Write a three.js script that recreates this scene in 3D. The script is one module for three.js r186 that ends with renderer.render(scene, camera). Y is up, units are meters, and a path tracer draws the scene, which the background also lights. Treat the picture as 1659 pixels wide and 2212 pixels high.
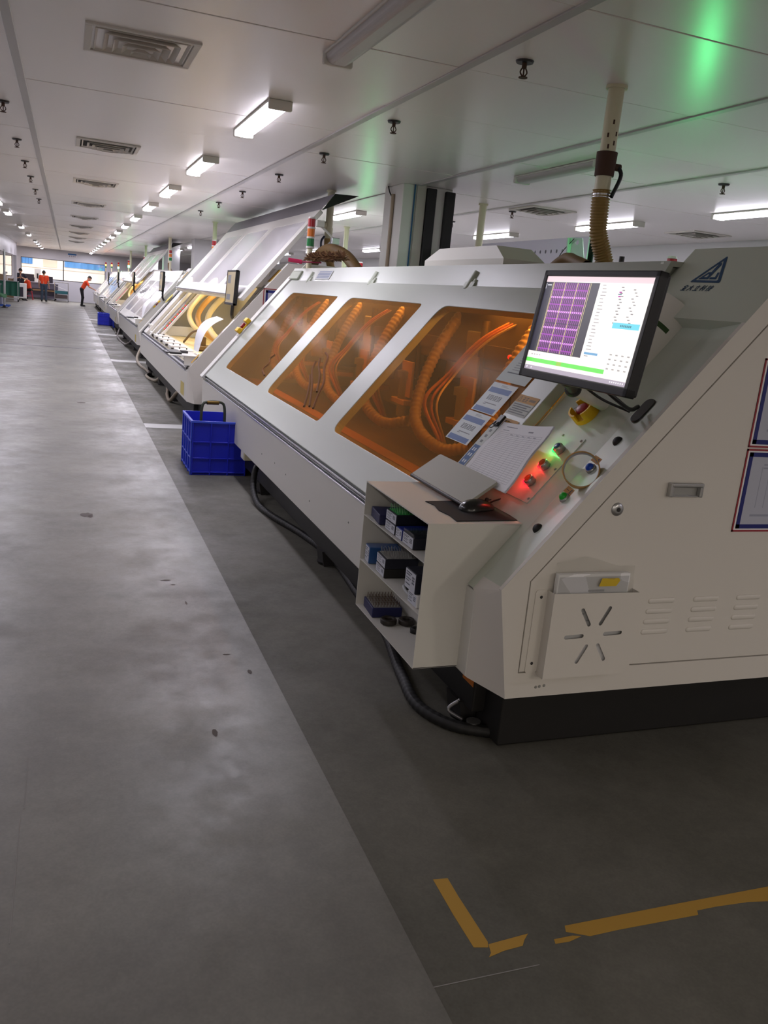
import * as THREE from 'three';
import { RoundedBoxGeometry } from 'three/addons/geometries/RoundedBoxGeometry.js';
import { mergeGeometries } from 'three/addons/utils/BufferGeometryUtils.js';
import { MarchingCubes } from 'three/addons/objects/MarchingCubes.js';
import { RectAreaLightUniformsLib } from 'three/addons/lights/RectAreaLightUniformsLib.js';

// ---------- camera, sky, exposure ----------
RectAreaLightUniformsLib.init();
const scene = new THREE.Scene();
scene.background = new THREE.Color(0.03, 0.032, 0.036);
const camera = new THREE.PerspectiveCamera(62.5277, 1659 / 2212, 0.05, 200);
camera.position.set(0, 1.68, 0);
camera.rotation.set(-0.24054, -0.37293, 0.097524, 'YXZ');
const renderer = new THREE.WebGLRenderer({ antialias: true });
renderer.toneMapping = THREE.LinearToneMapping;
renderer.toneMappingExposure = 1.0;
renderer.shadowMap.enabled = true;

// strengths of the lamps in the hall
const TUBE = 60;            // radiance of a lit ceiling fitting
const WARM = 22;            // work lamps inside the opened machines

// ---------- helpers ----------
let seed = 7;
const rnd = () => { seed = (seed * 1664525 + 1013904223) >>> 0; return seed / 4294967296; };
const V = (x, y, z) => new THREE.Vector3(x, y, z);
const used = {};
function numbered(name) {
  const n = used[name] = (used[name] ?? -1) + 1;
  return n ? `${name}_${String(n).padStart(3, '0')}` : name;
}
function tag(o, label, category, group) {
  o.userData.label = label; o.userData.category = category;
  if (group) o.userData.group = group;
  return o;
}
function thing(name, label, category, p = [0, 0, 0], turn = 0, group) {
  const o = new THREE.Group(); o.name = numbered(name); scene.add(o);
  o.position.set(...p); o.rotation.y = turn;
  return tag(o, label, category, group);
}
function mesh(name, geo, mat, parent = scene) {
  const g = Array.isArray(geo) ? merge(geo) : geo;
  const m = new THREE.Mesh(g, mat);
  m.name = parent === scene ? numbered(name) : name;
  parent.add(m); return m;
}
function struct(name, geo, mat) { const m = mesh(name, geo, mat); m.userData.kind = 'structure'; return m; }
function structGroup(name) { const g = new THREE.Group(); g.name = name; g.userData.kind = 'structure'; scene.add(g); return g; }
function copyOf(o, label, p, turn) {
  const c = o.clone(); c.name = numbered(o.name.replace(/_\d\d\d$/, '')); c.userData = { ...o.userData };
  if (label) c.userData.label = label;
  if (p) c.position.set(...p);
  if (turn !== undefined) c.rotation.y = turn;
  scene.add(c); return c;
}
function merge(list) {
  return mergeGeometries(list.map((g) => {
    g = g.index ? g.toNonIndexed() : g;
    for (const k of Object.keys(g.attributes)) if (!['position', 'normal', 'uv'].includes(k)) g.deleteAttribute(k);
    if (!g.attributes.uv) g.setAttribute('uv', new THREE.BufferAttribute(new Float32Array(g.attributes.position.count * 2), 2));
    return g;
  }));
}
// box by its limits
const bx = (x0, x1, y0, y1, z0, z1, r = 0) => {
  const w = Math.abs(x1 - x0), h = Math.abs(y1 - y0), d = Math.abs(z1 - z0);
  const g = r ? new RoundedBoxGeometry(w, h, d, 2, Math.min(r, w / 2.01, h / 2.01, d / 2.01)) : new THREE.BoxGeometry(w, h, d);
  return g.translate((x0 + x1) / 2, (y0 + y1) / 2, (z0 + z1) / 2);
};
const poly = (pts) => { const s = new THREE.Shape(); pts.forEach(([x, y], i) => i ? s.lineTo(x, y) : s.moveTo(x, y)); s.closePath(); return s; };
const holeOf = (pts) => { const s = new THREE.Path(); pts.forEach(([x, y], i) => i ? s.lineTo(x, y) : s.moveTo(x, y)); s.closePath(); return s; };
// prism of an xy outline between two z
function prism(pts, z0, z1, holes = [], bevel = 0) {
  const s = pts instanceof THREE.Shape ? pts : poly(pts);
  s.holes.push(...holes);
  const a = Math.min(z0, z1), d = Math.abs(z1 - z0);
  const g = new THREE.ExtrudeGeometry(s, { depth: d - 2 * bevel, bevelEnabled: bevel > 0, bevelSize: bevel, bevelThickness: bevel, bevelOffset: -bevel, bevelSegments: 2, curveSegments: 8 });
  return g.translate(0, 0, a + bevel);
}
const tube = (pts, r, n = 40, m = 10, closed = false) => new THREE.TubeGeometry(new THREE.CatmullRomCurve3(pts.map((p) => p.isVector3 ? p : V(...p)), closed, 'centripetal'), n, r, m, closed);
// hose with ribs
function ribbed(pts, r, ribs = 60, depth = 0.004, m = 12) {
  const n = ribs * 4, g = tube(pts, r, n, m), p = g.attributes.position;
  const c = new THREE.CatmullRomCurve3(pts.map((q) => q.isVector3 ? q : V(...q)), false, 'centripetal');
  for (let i = 0; i <= n; i++) {
    const q = c.getPointAt(i / n), k = 1 + (depth / r) * Math.cos((i * Math.PI) / 2);
    for (let j = 0; j <= m; j++) { const t = i * (m + 1) + j; p.setXYZ(t, q.x + (p.getX(t) - q.x) * k, q.y + (p.getY(t) - q.y) * k, q.z + (p.getZ(t) - q.z) * k); }
  }
  g.computeVertexNormals(); return g;
}
const cyl = (r0, r1, h, x = 0, y = 0, z = 0, axis = 'y', n = 24) => {
  const g = new THREE.CylinderGeometry(r1, r0, h, n);
  if (axis === 'x') g.rotateZ(Math.PI / 2); if (axis === 'z') g.rotateX(Math.PI / 2);
  return g.translate(x, y, z);
};
const lathe = (pts, n = 28) => new THREE.LatheGeometry(pts.map(([r, y]) => new THREE.Vector2(r, y)), n);
// flat faces from corner lists (3 or 4 corners each)
function quads(list) {
  const pos = [], uv = [];
  for (const q of list) {
    const c = q.map((p) => p.isVector3 ? p : V(...p)), t = c.length === 4 ? [0, 1, 2, 0, 2, 3] : [0, 1, 2];
    const st = [[0, 0], [1, 0], [1, 1], [0, 1]];
    for (const i of t) { pos.push(c[i].x, c[i].y, c[i].z); uv.push(...st[i]); }
  }
  const g = new THREE.BufferGeometry();
  g.setAttribute('position', new THREE.Float32BufferAttribute(pos, 3)); g.setAttribute('uv', new THREE.Float32BufferAttribute(uv, 2));
  g.computeVertexNormals(); return g;
}
// grid surface from a function of (u, v) in 0..1
function sheet(f, nu, nv) {
  const pos = [], uv = [], idx = [];
  for (let i = 0; i <= nu; i++) for (let j = 0; j <= nv; j++) { const p = f(i / nu, j / nv); pos.push(p.x, p.y, p.z); uv.push(i / nu, j / nv); }
  for (let i = 0; i < nu; i++) for (let j = 0; j < nv; j++) { const a = i * (nv + 1) + j, b = a + nv + 1; idx.push(a, b, b + 1, a, b + 1, a + 1); }
  const g = new THREE.BufferGeometry();
  g.setAttribute('position', new THREE.Float32BufferAttribute(pos, 3)); g.setAttribute('uv', new THREE.Float32BufferAttribute(uv, 2)); g.setIndex(idx);
  g.computeVertexNormals(); return g;
}
const roundRect = (x0, x1, y0, y1, r, Cls = THREE.Shape) => {
  const s = new Cls(); const R = Array.isArray(r) ? r : [r, r, r, r];   // bl, br, tr, tl
  s.moveTo(x0 + R[0], y0); s.lineTo(x1 - R[1], y0); s.quadraticCurveTo(x1, y0, x1, y0 + R[1]);
  s.lineTo(x1, y1 - R[2]); s.quadraticCurveTo(x1, y1, x1 - R[2], y1); s.lineTo(x0 + R[3], y1); s.quadraticCurveTo(x0, y1, x0, y1 - R[3]);
  s.lineTo(x0, y0 + R[0]); s.quadraticCurveTo(x0, y0, x0 + R[0], y0); return s;
};
function canvasTex(w, h, draw, srgb = true) {
  const c = document.createElement('canvas'); c.width = w; c.height = h;
  const g = c.getContext('2d'); draw(g, w, h);
  const t = new THREE.CanvasTexture(c); if (srgb) t.colorSpace = THREE.SRGBColorSpace; t.anisotropy = 8; return t;
}
// value noise texture for grain and wear
function noiseData(size, f) {
  const d = new Uint8Array(size * size * 4);
  for (let y = 0; y < size; y++) for (let x = 0; x < size; x++) { const v = f(x / size, y / size, x, y), o = (y * size + x) * 4; d[o] = v[0]; d[o + 1] = v[1]; d[o + 2] = v[2]; d[o + 3] = 255; }
  const t = new THREE.DataTexture(d, size, size); t.magFilter = THREE.LinearFilter; t.minFilter = THREE.LinearMipmapLinearFilter; t.generateMipmaps = true; t.wrapS = t.wrapT = THREE.RepeatWrapping; t.needsUpdate = true; return t;
}
const lat = (() => { const a = []; for (let i = 0; i < 4096; i++) a.push(rnd()); return (x, y, p) => a[((((y % p) + p) % p) * 61 + (((x % p) + p) % p) * 17) & 4095]; })();
function vnoise(x, y, p) { const i = Math.floor(x * p), j = Math.floor(y * p); let u = x * p - i, v = y * p - j; u = u * u * (3 - 2 * u); v = v * v * (3 - 2 * v);
  return (lat(i, j, p) * (1 - u) + lat(i + 1, j, p) * u) * (1 - v) + (lat(i, j + 1, p) * (1 - u) + lat(i + 1, j + 1, p) * u) * v; }

// ---------- materials ----------
const std = (c, rough = 0.5, metal = 0, more = {}) => new THREE.MeshStandardMaterial({ color: c, roughness: rough, metalness: metal, side: THREE.DoubleSide, ...more });
const phy = (c, rough, metal, more) => new THREE.MeshPhysicalMaterial({ color: c, roughness: rough, metalness: metal, side: THREE.DoubleSide, ...more });
const grain = noiseData(256, (u, v) => { const n = 128 + (rnd() - 0.5) * 120; return [n, n, n]; });
grain.repeat.set(30, 30);
const M = {
  white: std(0xd9d7d0, 0.42, 0, { bumpMap: grain, bumpScale: 0.0002 }),
  cream: std(0xdcd5c0, 0.45),
  door: std(0xdad5cd, 0.5),
  green: std(0xc2c8ba, 0.36),
  coverPaint: std(0xa9aea3, 0.33, 0, { bumpMap: grain, bumpScale: 0.0002 }),
  alu: std(0xd4d4da, 0.28, 0.9),
  steel: std(0xb9b9b9, 0.3, 0.85),
  darkSteel: std(0x3c3a3a, 0.45, 0.5),
  black: std(0x0d0c0c, 0.45),
  rubber: std(0x151413, 0.6),
  gloss: phy(0x070708, 0.3, 0, { clearcoat: 0.25, clearcoatRoughness: 0.12 }),
  base: std(0x161412, 0.55),
  grey: std(0x8d8d88, 0.5),
  greyDark: std(0x58585c, 0.45, 0.2),
  groove: std(0x1c1a1c, 0.5),
  amber: phy(new THREE.Color(0.86, 0.62, 0.3), 0.16, 0, { transmission: 0.9, thickness: 0, ior: 1.06, specularIntensity: 0.1 }),
  clearPane: phy(0xe4e2e6, 0.08, 0, { transmission: 0.25, thickness: 0, ior: 1.4 }),
  clear: phy(0xf2f4f4, 0.05, 0, { transmission: 1, thickness: 0, ior: 1.3 }),
  paper: std(0xf2f2f4, 0.8),
  orange: std(0xc9721c, 0.6),
  orangeLabel: std(0xb98034, 0.65),
  yellow: std(0xe0b414, 0.45),
  red: std(0x8e1c22, 0.4),
  blueBtn: std(0x1c4cc0, 0.35),
  greenBtn: std(0x18a82c, 0.35),
  navy: std(0x1c2050, 0.5),
  navyDark: std(0x0c0e22, 0.55),
  crate: std(0x0f1fb4, 0.45),
  crateEdge: std(0x3550d0, 0.4),
  pvc: std(0xd8d2b4, 0.45),
  hose: std(0x9a7d45, 0.55),
  hoseDark: std(0x6b4f22, 0.6),
  rust: std(0x4a3226, 0.8),
  brass: std(0x6f5a2a, 0.4, 0.7),
  tapeY: std(0xb08834, 0.8),
  brown: std(0x5a4634, 0.7),
  wood: std(0x8a6d4e, 0.7),
  skin: std(0xb98a6c, 0.6), hair: std(0x100c0a, 0.7), shirtO: std(0xd8431a, 0.85), shirtD: std(0x1b1a24, 0.85), jeans: std(0x35424f, 0.9), trousers: std(0x171418, 0.9), shoe: std(0x17130f, 0.6),
};

// ---------- the hall ----------
const X0 = -4.0, X1 = 8.8, Z0 = -57.5, Z1 = 13.0, H = 3.0;
const floorTex = noiseData(512, (u, v) => {
  let n = 0.5 * vnoise(u, v, 8) + 0.3 * vnoise(u, v, 32) + 0.2 * vnoise(u, v, 128);
  const k = Math.round(196 + 52 * n + (rnd() - 0.5) * 14); return [k, k, k - 2];
});
floorTex.colorSpace = THREE.SRGBColorSpace; floorTex.repeat.set(0.35, 0.35);
const floorRough = noiseData(512, (u, v) => { const n = 0.45 * vnoise(u, v, 6) + 0.35 * vnoise(u, v, 24) + 0.2 * vnoise(u, v, 90); const k = Math.round(95 + 110 * n); return [k, k, k]; });
floorRough.repeat.set(0.45, 0.45);
const floorMat = phy(0x77756d, 1.0, 0, { map: floorTex, roughnessMap: floorRough, specularIntensity: 0.25 });
const aisleMat = phy(0x898780, 0.8, 0, { map: floorTex, roughnessMap: floorRough, specularIntensity: 0.8 });
function flat(x0, x1, z0, z1, y) {               // floor sheet with uv in metres
  const g = bx(x0, x1, y - 0.02, y, z0, z1), p = g.attributes.position, uv = g.attributes.uv;
  for (let i = 0; i < p.count; i++) uv.setXY(i, p.getX(i), p.getZ(i)); return g;
}
const floor = struct('floor', flat(X0 - 0.2, X1 + 0.2, Z0 - 0.2, Z1 + 0.2, 0), floorMat);
mesh('aisle_coating', flat(X0, 0.888, Z0, Z1, 0.0025).translate(0, 0, 0), aisleMat, floor);
const jointMat = std(0x6d6a6c, 0.5, 0.4);
mesh('joint_strip', bx(X0, 0.66, 0.0005, 0.005, -21.42, -21.22), jointMat, floor);
mesh('joint_strip', bx(-0.8, 0.888, 0.0005, 0.004, -36.2, -36.1), jointMat, floor);
const paleStrip = std(0xa7a7a4, 0.5);
for (const [z, w] of [[-10.4, 0.3], [-18.75, 0.45], [-27.2, 0.5], [-35.9, 0.5]]) mesh('pale_strip', bx(0.89, 1.75, 0.0005, 0.003, z - w / 2, z + w / 2), paleStrip, floor);
// scuffs and a drain-like stain
const scuff = std(0x5b5450, 0.8);
function blot(x, z, rx, rz, y = 0.0036) { const s = new THREE.Shape(); for (let i = 0; i < 14; i++) { const a = i / 14 * 6.283, k = 0.75 + 0.4 * rnd(); const X = Math.cos(a) * rx * k, Y = Math.sin(a) * rz * k; i ? s.lineTo(X, Y) : s.moveTo(X, Y); } return new THREE.ShapeGeometry(s).rotateX(-Math.PI / 2).translate(x, y, z); }
mesh('stain', [blot(0.146, -6.25, 0.045, 0.055), blot(0.17, -6.2, 0.02, 0.03)], scuff, floor);
mesh('stain', [blot(0.2, -12.1, 0.06, 0.05)], scuff, floor);
mesh('scuff_mark', [blot(0.55, -4.78, 0.028, 0.012), blot(0.585, -4.7, 0.015, 0.006), blot(0.62, -4.4, 0.006, 0.03), blot(0.55, -2.98, 0.012, 0.03), blot(0.79, -3.5, 0.01, 0.02), blot(0.72, -3.7, 0.018, 0.006)], scuff, floor);
const pale = std(0x8a8884, 0.8);
mesh('scratch', [bx(-0.13, -0.127, 0.0026, 0.0034, -2.55, -2.0), bx(-0.12, -0.117, 0.0026, 0.0034, -2.9, -2.6), bx(0.55, 1.2, 0.0005, 0.0008, -1.6, -1.597)], pale, floor);

// ceiling of gloss white metal panels on a backing slab, aluminium profiles between the strips
const ceilMat = phy(0xefe8e4, 0.5, 0.0, { clearcoat: 0.75, clearcoatRoughness: 0.26, specularIntensity: 0.9 });
const profMat = std(0xb8b4b2, 0.4, 0.2);
const ceiling = structGroup('ceiling');
mesh('slab', bx(X0 - 0.2, X1 + 0.2, H + 0.05, H + 0.2, Z0 - 0.2, Z1 + 0.2), M.greyDark, ceiling);
const strips = [X0, -0.306, 2.07, 3.68, 5.15, X1], PITCH = 1.19, zs = -5.94;
for (let i = 0; i < strips.length - 1; i++) {
  const a = strips[i], b = strips[i + 1], g = bx(a + 0.012, b - 0.012, H, H + 0.05, -PITCH / 2 + 0.003, PITCH / 2 - 0.003, 0.004);
  for (let k = -9; k < 44; k++) {
    const z = zs - (k + 0.5) * PITCH; if (z + PITCH / 2 > 5 || z - PITCH / 2 < Z0 - 0.6) continue;
    const m = mesh('ceiling_panel', g, ceilMat, ceiling); m.position.set(0, (((k * 7 + i * 3) % 5) - 2) * 0.0007, z);
  }
}
mesh('ceiling_panel', bx(X0, X1, H, H + 0.05, zs + 9 * PITCH, Z1), ceilMat, ceiling);
for (const x of strips.slice(1, -1)) mesh('profile', bx(x - 0.028, x + 0.028, H - 0.012, H + 0.02, Z0, Z1, 0.004), profMat, ceiling);
mesh('ceiling_beam', bx(-4, -2.6, H - 0.02, H - 0.001, -19, -18.2), profMat, ceiling);

const wallMat = std(0xcfcdce, 0.45);
struct('wall_left', bx(X0 - 0.15, X0, 0, H + 0.05, Z0 - 0.15, Z1 + 0.15), wallMat);
struct('wall_right', bx(X1, X1 + 0.15, 0, H + 0.05, Z0 - 0.15, Z1 + 0.15), wallMat);
struct('wall_back', bx(X0, X1, 0, H + 0.05, Z1, Z1 + 0.15), wallMat);
// far wall with three glazed openings into the next room
struct('wall_far', [bx(X0, X1, 2.4, H + 0.05, Z0 - 0.15, Z0), bx(X0, X1, 0, 1.2, Z0 - 0.15, Z0), bx(-3.05, -2.56, 1.2, 2.4, Z0 - 0.15, Z0), bx(2.3, X1, 1.2, 2.4, Z0 - 0.15, Z0)], std(0xd9d8de, 0.5));
function windowAt(n, x0, x1, bars) {
  const w = structGroup('window_' + n);
  const f = [bx(x0, x1, 1.2, 1.235, Z0 - 0.1, Z0 + 0.012), bx(x0, x1, 2.365, 2.4, Z0 - 0.1, Z0 + 0.012), bx(x0, x0 + 0.035, 1.2, 2.4, Z0 - 0.1, Z0 + 0.012), bx(x1 - 0.035, x1, 1.2, 2.4, Z0 - 0.1, Z0 + 0.012)];
  for (const b of bars) f.push(bx(b - 0.03, b + 0.03, 1.2, 2.4, Z0 - 0.1, Z0 + 0.012));
  mesh('window_frame', f, M.greyDark, w);
  mesh('pane', bx(x0 + 0.03, x1 - 0.03, 1.23, 2.37, Z0 - 0.06, Z0 - 0.055), M.clear, w);
}
windowAt(1, -4.0, -3.05, []); windowAt(2, -2.56, 2.3, [-0.15]);
// the lit room behind the glass
const nextRoom = struct('wall_next_room', [bx(-6, 4.2, 0, 3, -62.2, -62), bx(-6, 4.2, 2.98, 3.1, -62, Z0 - 0.15), bx(-6, -5.8, 0, 3, -62, Z0 - 0.15), bx(4, 4.2, 0, 3, -62, Z0 - 0.15), bx(-6, 4.2, -0.1, 0, -62, Z0 - 0.15)], std(0xe9e2dc, 0.7));
const curt = (x0, x1) => sheet((u, v) => V(x0 + (x1 - x0) * u, 2.05 + 0.9 * v, -61.93 + 0.03 * Math.sin(u * 40)), 60, 2);
mesh('blue_curtain', [curt(-3.2, -2.05), curt(-0.1, 2.6)], std(0x4a86c8, 0.7), nextRoom);
mesh('wall_board', bx(-1.4, -0.55, 1.95, 2.6, -62, -61.96), std(0xbfb9ae, 0.7), nextRoom);
mesh('ledge', [bx(-6, 4, 1.86, 1.9, -62, -61.9), bx(-6, 4, 0.9, 1.06, -62, -61.6)], std(0xc9c4c2, 0.6), nextRoom);
{ const L = new THREE.RectAreaLight(0xfff4ea, 11, 6, 1.6); L.position.set(-0.8, 2.95, -59.7); L.rotation.x = -Math.PI / 2; L.name = 'next_room_light'; scene.add(L);
  const p = tag(mesh('ceiling_light_panel', bx(-3.8, 2.2, 2.955, 2.98, -60.5, -58.9), std(0xffffff, 0.5, 0, { emissive: 0xffffff, emissiveIntensity: 1 })), 'wide glowing ceiling panel in the room behind the far windows', 'ceiling light'); }
// sign above the far windows
{ const t = canvasTex(256, 128, (g, w, h) => { g.fillStyle = '#e3e3ea'; g.fillRect(0, 0, w, h); g.fillStyle = '#2468a8'; g.fillRect(0, 0, w, 46); g.fillStyle = '#5c4a52'; for (let i = 0; i < 4; i++) { g.fillRect(24 + i * 56, 66, 40, 7); g.fillRect(24 + i * 56, 84, 40, 7); g.fillRect(40 + i * 56, 60, 8, 50); g.fillRect(24 + i * 56, 102, 40, 6); } });
  const s = thing('wall_sign', 'small white and blue sign high on the far wall', 'sign', [0.35, 2.62, Z0 + 0.002]);
  mesh('board', bx(-0.25, 0.25, 0, 0.24, 0, 0.02), M.white, s);
  mesh('print', new THREE.PlaneGeometry(0.49, 0.23).translate(0, 0.12, 0.022), new THREE.MeshStandardMaterial({ map: t, roughness: 0.7 }), s); }

// ---------- ceiling lights ----------
const lampGlow = std(0xffffff, 0.4, 0, { emissive: 0xf4f0ff, emissiveIntensity: 9 });
const lampOff = std(0xb9b3b0, 0.35);
const housing = std(0xd8d4cc, 0.45);
const diffuserGeo = (() => { const s = new THREE.Shape(); s.moveTo(-0.075, -0.012); s.quadraticCurveTo(-0.07, -0.058, -0.03, -0.062); s.lineTo(0.03, -0.062); s.quadraticCurveTo(0.07, -0.058, 0.075, -0.012); s.closePath(); return prism(s, -0.66, 0.66); })();
const backGeo = bx(-0.085, 0.085, -0.016, 0, -0.7, 0.7, 0.006);
const capGeo = bx(-0.086, 0.086, -0.066, 0, -0.02, 0.02, 0.012);
const lampParts = (on) => { const o = new THREE.Group(); mesh('housing', backGeo, housing, o); mesh('diffuser', diffuserGeo, on ? lampGlow : lampOff, o);
  for (const z of [-0.68, 0.68]) mesh('end_cap', capGeo.clone().translate(0, 0, z), housing, o); return o; };
function ceilingLight(x, z, on, label, group, k = 1, tint = 0xf3efff) {
  const o = lampParts(on); o.name = numbered('ceiling_light'); o.position.set(x, H, z); scene.add(o); tag(o, label, 'ceiling light', group);
  if (on) { const L = new THREE.RectAreaLight(tint, TUBE * k, 0.14, 1.3); L.position.set(x, H - 0.068, z); L.rotation.x = -Math.PI / 2; L.name = 'tube_light'; scene.add(L); }
  return o;
}
ceilingLight(1.41, -4.3, false, 'unlit tube fitting at the top edge, above the nearest machine');
const ORD = ['first', 'second', 'third', 'fourth', 'fifth', 'sixth', 'seventh', 'eighth', 'ninth', 'tenth', 'eleventh', 'twelfth', 'thirteenth', 'fourteenth', 'fifteenth', 'sixteenth'];
[-7.05, -10.2, -13.4, -16.55, -20.0, -23.4, -26.8, -30.2, -33.6, -37.0, -40.3, -43.7, -46.9, -50.1, -53.4, -55.9].forEach((z, i) => ceilingLight(1.41, z, true,
  ORD[i] + ' glowing tube light of the long row over the machine fronts, counted from the camera', 'lights of the long row'));
[-20, -23.5, -30.4, -36.5, -44.2, -47.5, -51, -55.5].forEach((z, i) => ceilingLight(-1.35, z, true, ORD[i] + ' glowing tube light in view of the left row above the aisle', 'lights of the left row'));
ceilingLight(4.14, -7.1, false, 'unlit tube fitting behind the dusty hanging pipe');
[[-13.4, 'glowing tube light beside the dark raised lid of the opened machine'], [-17, 'glowing tube light of the middle row, behind the raised lid'], [-20.5, 'glowing tube light of the middle row, far behind the raised lid'], [-24, 'farther glowing tube light of the middle row behind the raised lid']].forEach(([z, l]) => ceilingLight(4.14, z, true, l));
[[-7.4, 'glowing tube light cut by the right edge of the photo'], [-10.2, 'glowing tube light crossed by the yellowed corrugated hose'], [-13.5, 'glowing tube light above the grey box on the machine, right of the white pipe'], [-17.6, 'farther glowing tube light just behind the black pillar pads'], [-21.1, 'glowing tube light just left of the thick pillar']].forEach(([z, l], i) => ceilingLight(i > 3 ? 7.28 : 6.8, z, true, l));
[-28, -31.5, -35, -38.5, -42, -46, -50].forEach((z, i) => { ceilingLight(4.14, z, true, ORD[i] + ' of the small far tube lights over the backs of the machines', 'far lights of the middle row'); if (i < 5) ceilingLight(6.8, z + 3, true, 'far tube light hidden behind the machine row', 'hidden far lights'); });
ceilingLight(6.8, -3.2, true, 'lit tube fitting outside the frame on the right'); ceilingLight(6.8, 0.4, true, 'lit tube fitting outside the frame, behind the camera on the right');
for (const [z, k] of [[-16.6, 1.3], [-13.3, 1.2], [-10, 1.0], [-6.7, 0.65], [-3.4, 0.25]]) ceilingLight(-1.35, z, true, 'lit tube fitting outside the frame, left above the aisle', 'lights left of the frame', k);
for (const [x, z] of [[-1.35, 3.2], [-1.35, 6.6], [-1.35, 10], [1.41, 6.6], [1.41, 10], [4.14, 3.2], [4.14, 6.6], [4.14, 10], [6.8, 6.6]]) ceilingLight(x, z, true, 'lit tube fitting outside the frame, behind the camera', 'lights behind the camera', 1.5, 0xfff3e4);

// ---------- ceiling diffusers, sprinklers ----------
const ventWhite = std(0xd6d0c8, 0.5), ventDark = std(0x2e2a28, 0.8);
const vaneGeo = (r) => { const a = r, b = r - 0.032, y0 = -0.014 - (0.255 - r) * 0.2, y1 = y0 + 0.024; const q = []; for (let k = 0; k < 4; k++) { const c = Math.cos(k * Math.PI / 2), s = Math.sin(k * Math.PI / 2), P = (x, y, z) => V(x * c - z * s, y, x * s + z * c); q.push([P(-a, y0, a), P(a, y0, a), P(b, y1, b), P(-b, y1, b)]); q.push([P(-a, y0 - 0.004, a), P(a, y0 - 0.004, a), P(a, y0, a), P(-a, y0, a)]); } return quads(q); };
function diffuser(x, z, label, group) {
  const o = thing('air_diffuser', label, 'air vent', [x, H, z], 0, group);
  const f = []; for (const [a, b, c, d] of [[-0.31, 0.31, -0.31, -0.27], [-0.31, 0.31, 0.27, 0.31], [-0.31, -0.27, -0.27, 0.27], [0.27, 0.31, -0.27, 0.27]]) f.push(bx(a, b, -0.016, 0, c, d, 0.004));
  mesh('frame', f, ventWhite, o); mesh('duct', bx(-0.27, 0.27, -0.004, -0.002, -0.27, 0.27), ventDark, o);
  for (let k = 0; k < 5; k++) mesh('vane', vaneGeo(0.255 - k * 0.05), ventWhite, o);
}
diffuser(0.4, -5.6, 'large square ceiling air diffuser nearest the camera, with dust streaks'); diffuser(0.4, -9.87, 'second square ceiling air diffuser, above the aisle'); diffuser(0.4, -13.8, 'third square ceiling air diffuser down the aisle');
[-18, -22.3, -26.5, -30.8, -35, -39.3].forEach((z, i) => diffuser(0.4, z, ORD[i + 3] + ' square ceiling air diffuser above the aisle, counted from the camera', 'far ceiling diffusers'));
diffuser(5.55, -9.8, 'square ceiling air diffuser between the white pipe and the corrugated hose'); diffuser(8.0, -9.85, 'square ceiling air diffuser above the logo panel near the right wall'); diffuser(5.75, -5.62, 'square ceiling air diffuser cut by the right edge of the photo'); diffuser(5.55, -14, 'far square ceiling air diffuser behind the white pipe');
const dust = std(0x7c6650, 0.9);
function sprinkler(x, z, label, group) {
  const o = thing('sprinkler', label, 'sprinkler', [x, H, z], 0, group);
  mesh('escutcheon', cyl(0.045, 0.05, 0.012, 0, -0.008, 0), M.darkSteel, o);
  mesh('head', [cyl(0.013, 0.013, 0.03, 0, -0.026, 0), cyl(0.024, 0.024, 0.004, 0, -0.085, 0), tube([[-0.008, -0.035, 0], [-0.02, -0.06, 0], [-0.003, -0.082, 0]], 0.004, 10, 6), tube([[0.008, -0.035, 0], [0.02, -0.06, 0], [0.003, -0.082, 0]], 0.004, 10, 6), cyl(0.004, 0.004, 0.045, 0, -0.06, 0)], M.rust, o);
}
sprinkler(2.27, -4.4, 'sprinkler head nearest the camera, above the amber covered machine'); sprinkler(2.27, -6.37, 'second sprinkler head of the line above the machines'); sprinkler(2.27, -8.24, 'third sprinkler head of the line, above the raised lid'); 
[-10.1, -12.3, -14.3, -16.3].forEach((z, i) => sprinkler(2.27, z, ORD[i + 3] + ' sprinkler head of the line above the machines', 'far sprinklers over the machines'));
sprinkler(-0.49, -8.2, 'sprinkler head at the left edge of the photo');
[-10.36, -12.28, -14.15, -16.25, -18.3].forEach((z, i) => sprinkler(-0.49, z, ORD[i + 1] + ' sprinkler head of the left line above the aisle', 'sprinklers of the left line'));
sprinkler(5.47, -6.5, 'sprinkler head at the right in the green glow'); sprinkler(5.4, -10.3, 'sprinkler head below the diffuser right of the white pipe'); sprinkler(5.5, -12.4, 'sprinkler head just right of the black pillar pads');

// ---------- pillars ----------
function pillar(x, z, label, group, near) {
  const o = thing('pillar', label, 'pillar', [x, 0, z], 0, group);
  mesh('column', bx(0, 0.6, 0, H, -0.6, 0, 0.01), near ? M.white : wallMat, o);
  if (near) {
    mesh('pad', bx(0.275, 0.39, 0.6, H - 0.02, 0, 0.05, 0.012), M.rubber, o); mesh('pad', bx(0.5, 0.62, 0.6, H - 0.03, 0, 0.05, 0.012), M.rubber, o);
    mesh('cable', cyl(0.009, 0.009, H, 0.135, H / 2, 0.01, 'y', 8), std(0x14567e, 0.5), o);
    mesh('conduit', cyl(0.02, 0.02, 2.9, -0.02, 1.45, -0.26, 'y', 10), std(0xa4937c, 0.5), o);
    mesh('cable', tube([[-0.02, 2.86, -0.27], [-0.03, 2.93, -0.36], [-0.02, 3.0, -0.44]], 0.008, 12, 6), M.rubber, o);
    mesh('duct_cover', bx(0.16, 0.27, 0.4, H, 0, 0.02, 0.004), std(0xb7b0a6, 0.5), o);
  }
}
pillar(3.495, -9.3, 'thick square pillar with black pads and a blue cable', undefined, true);
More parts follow.
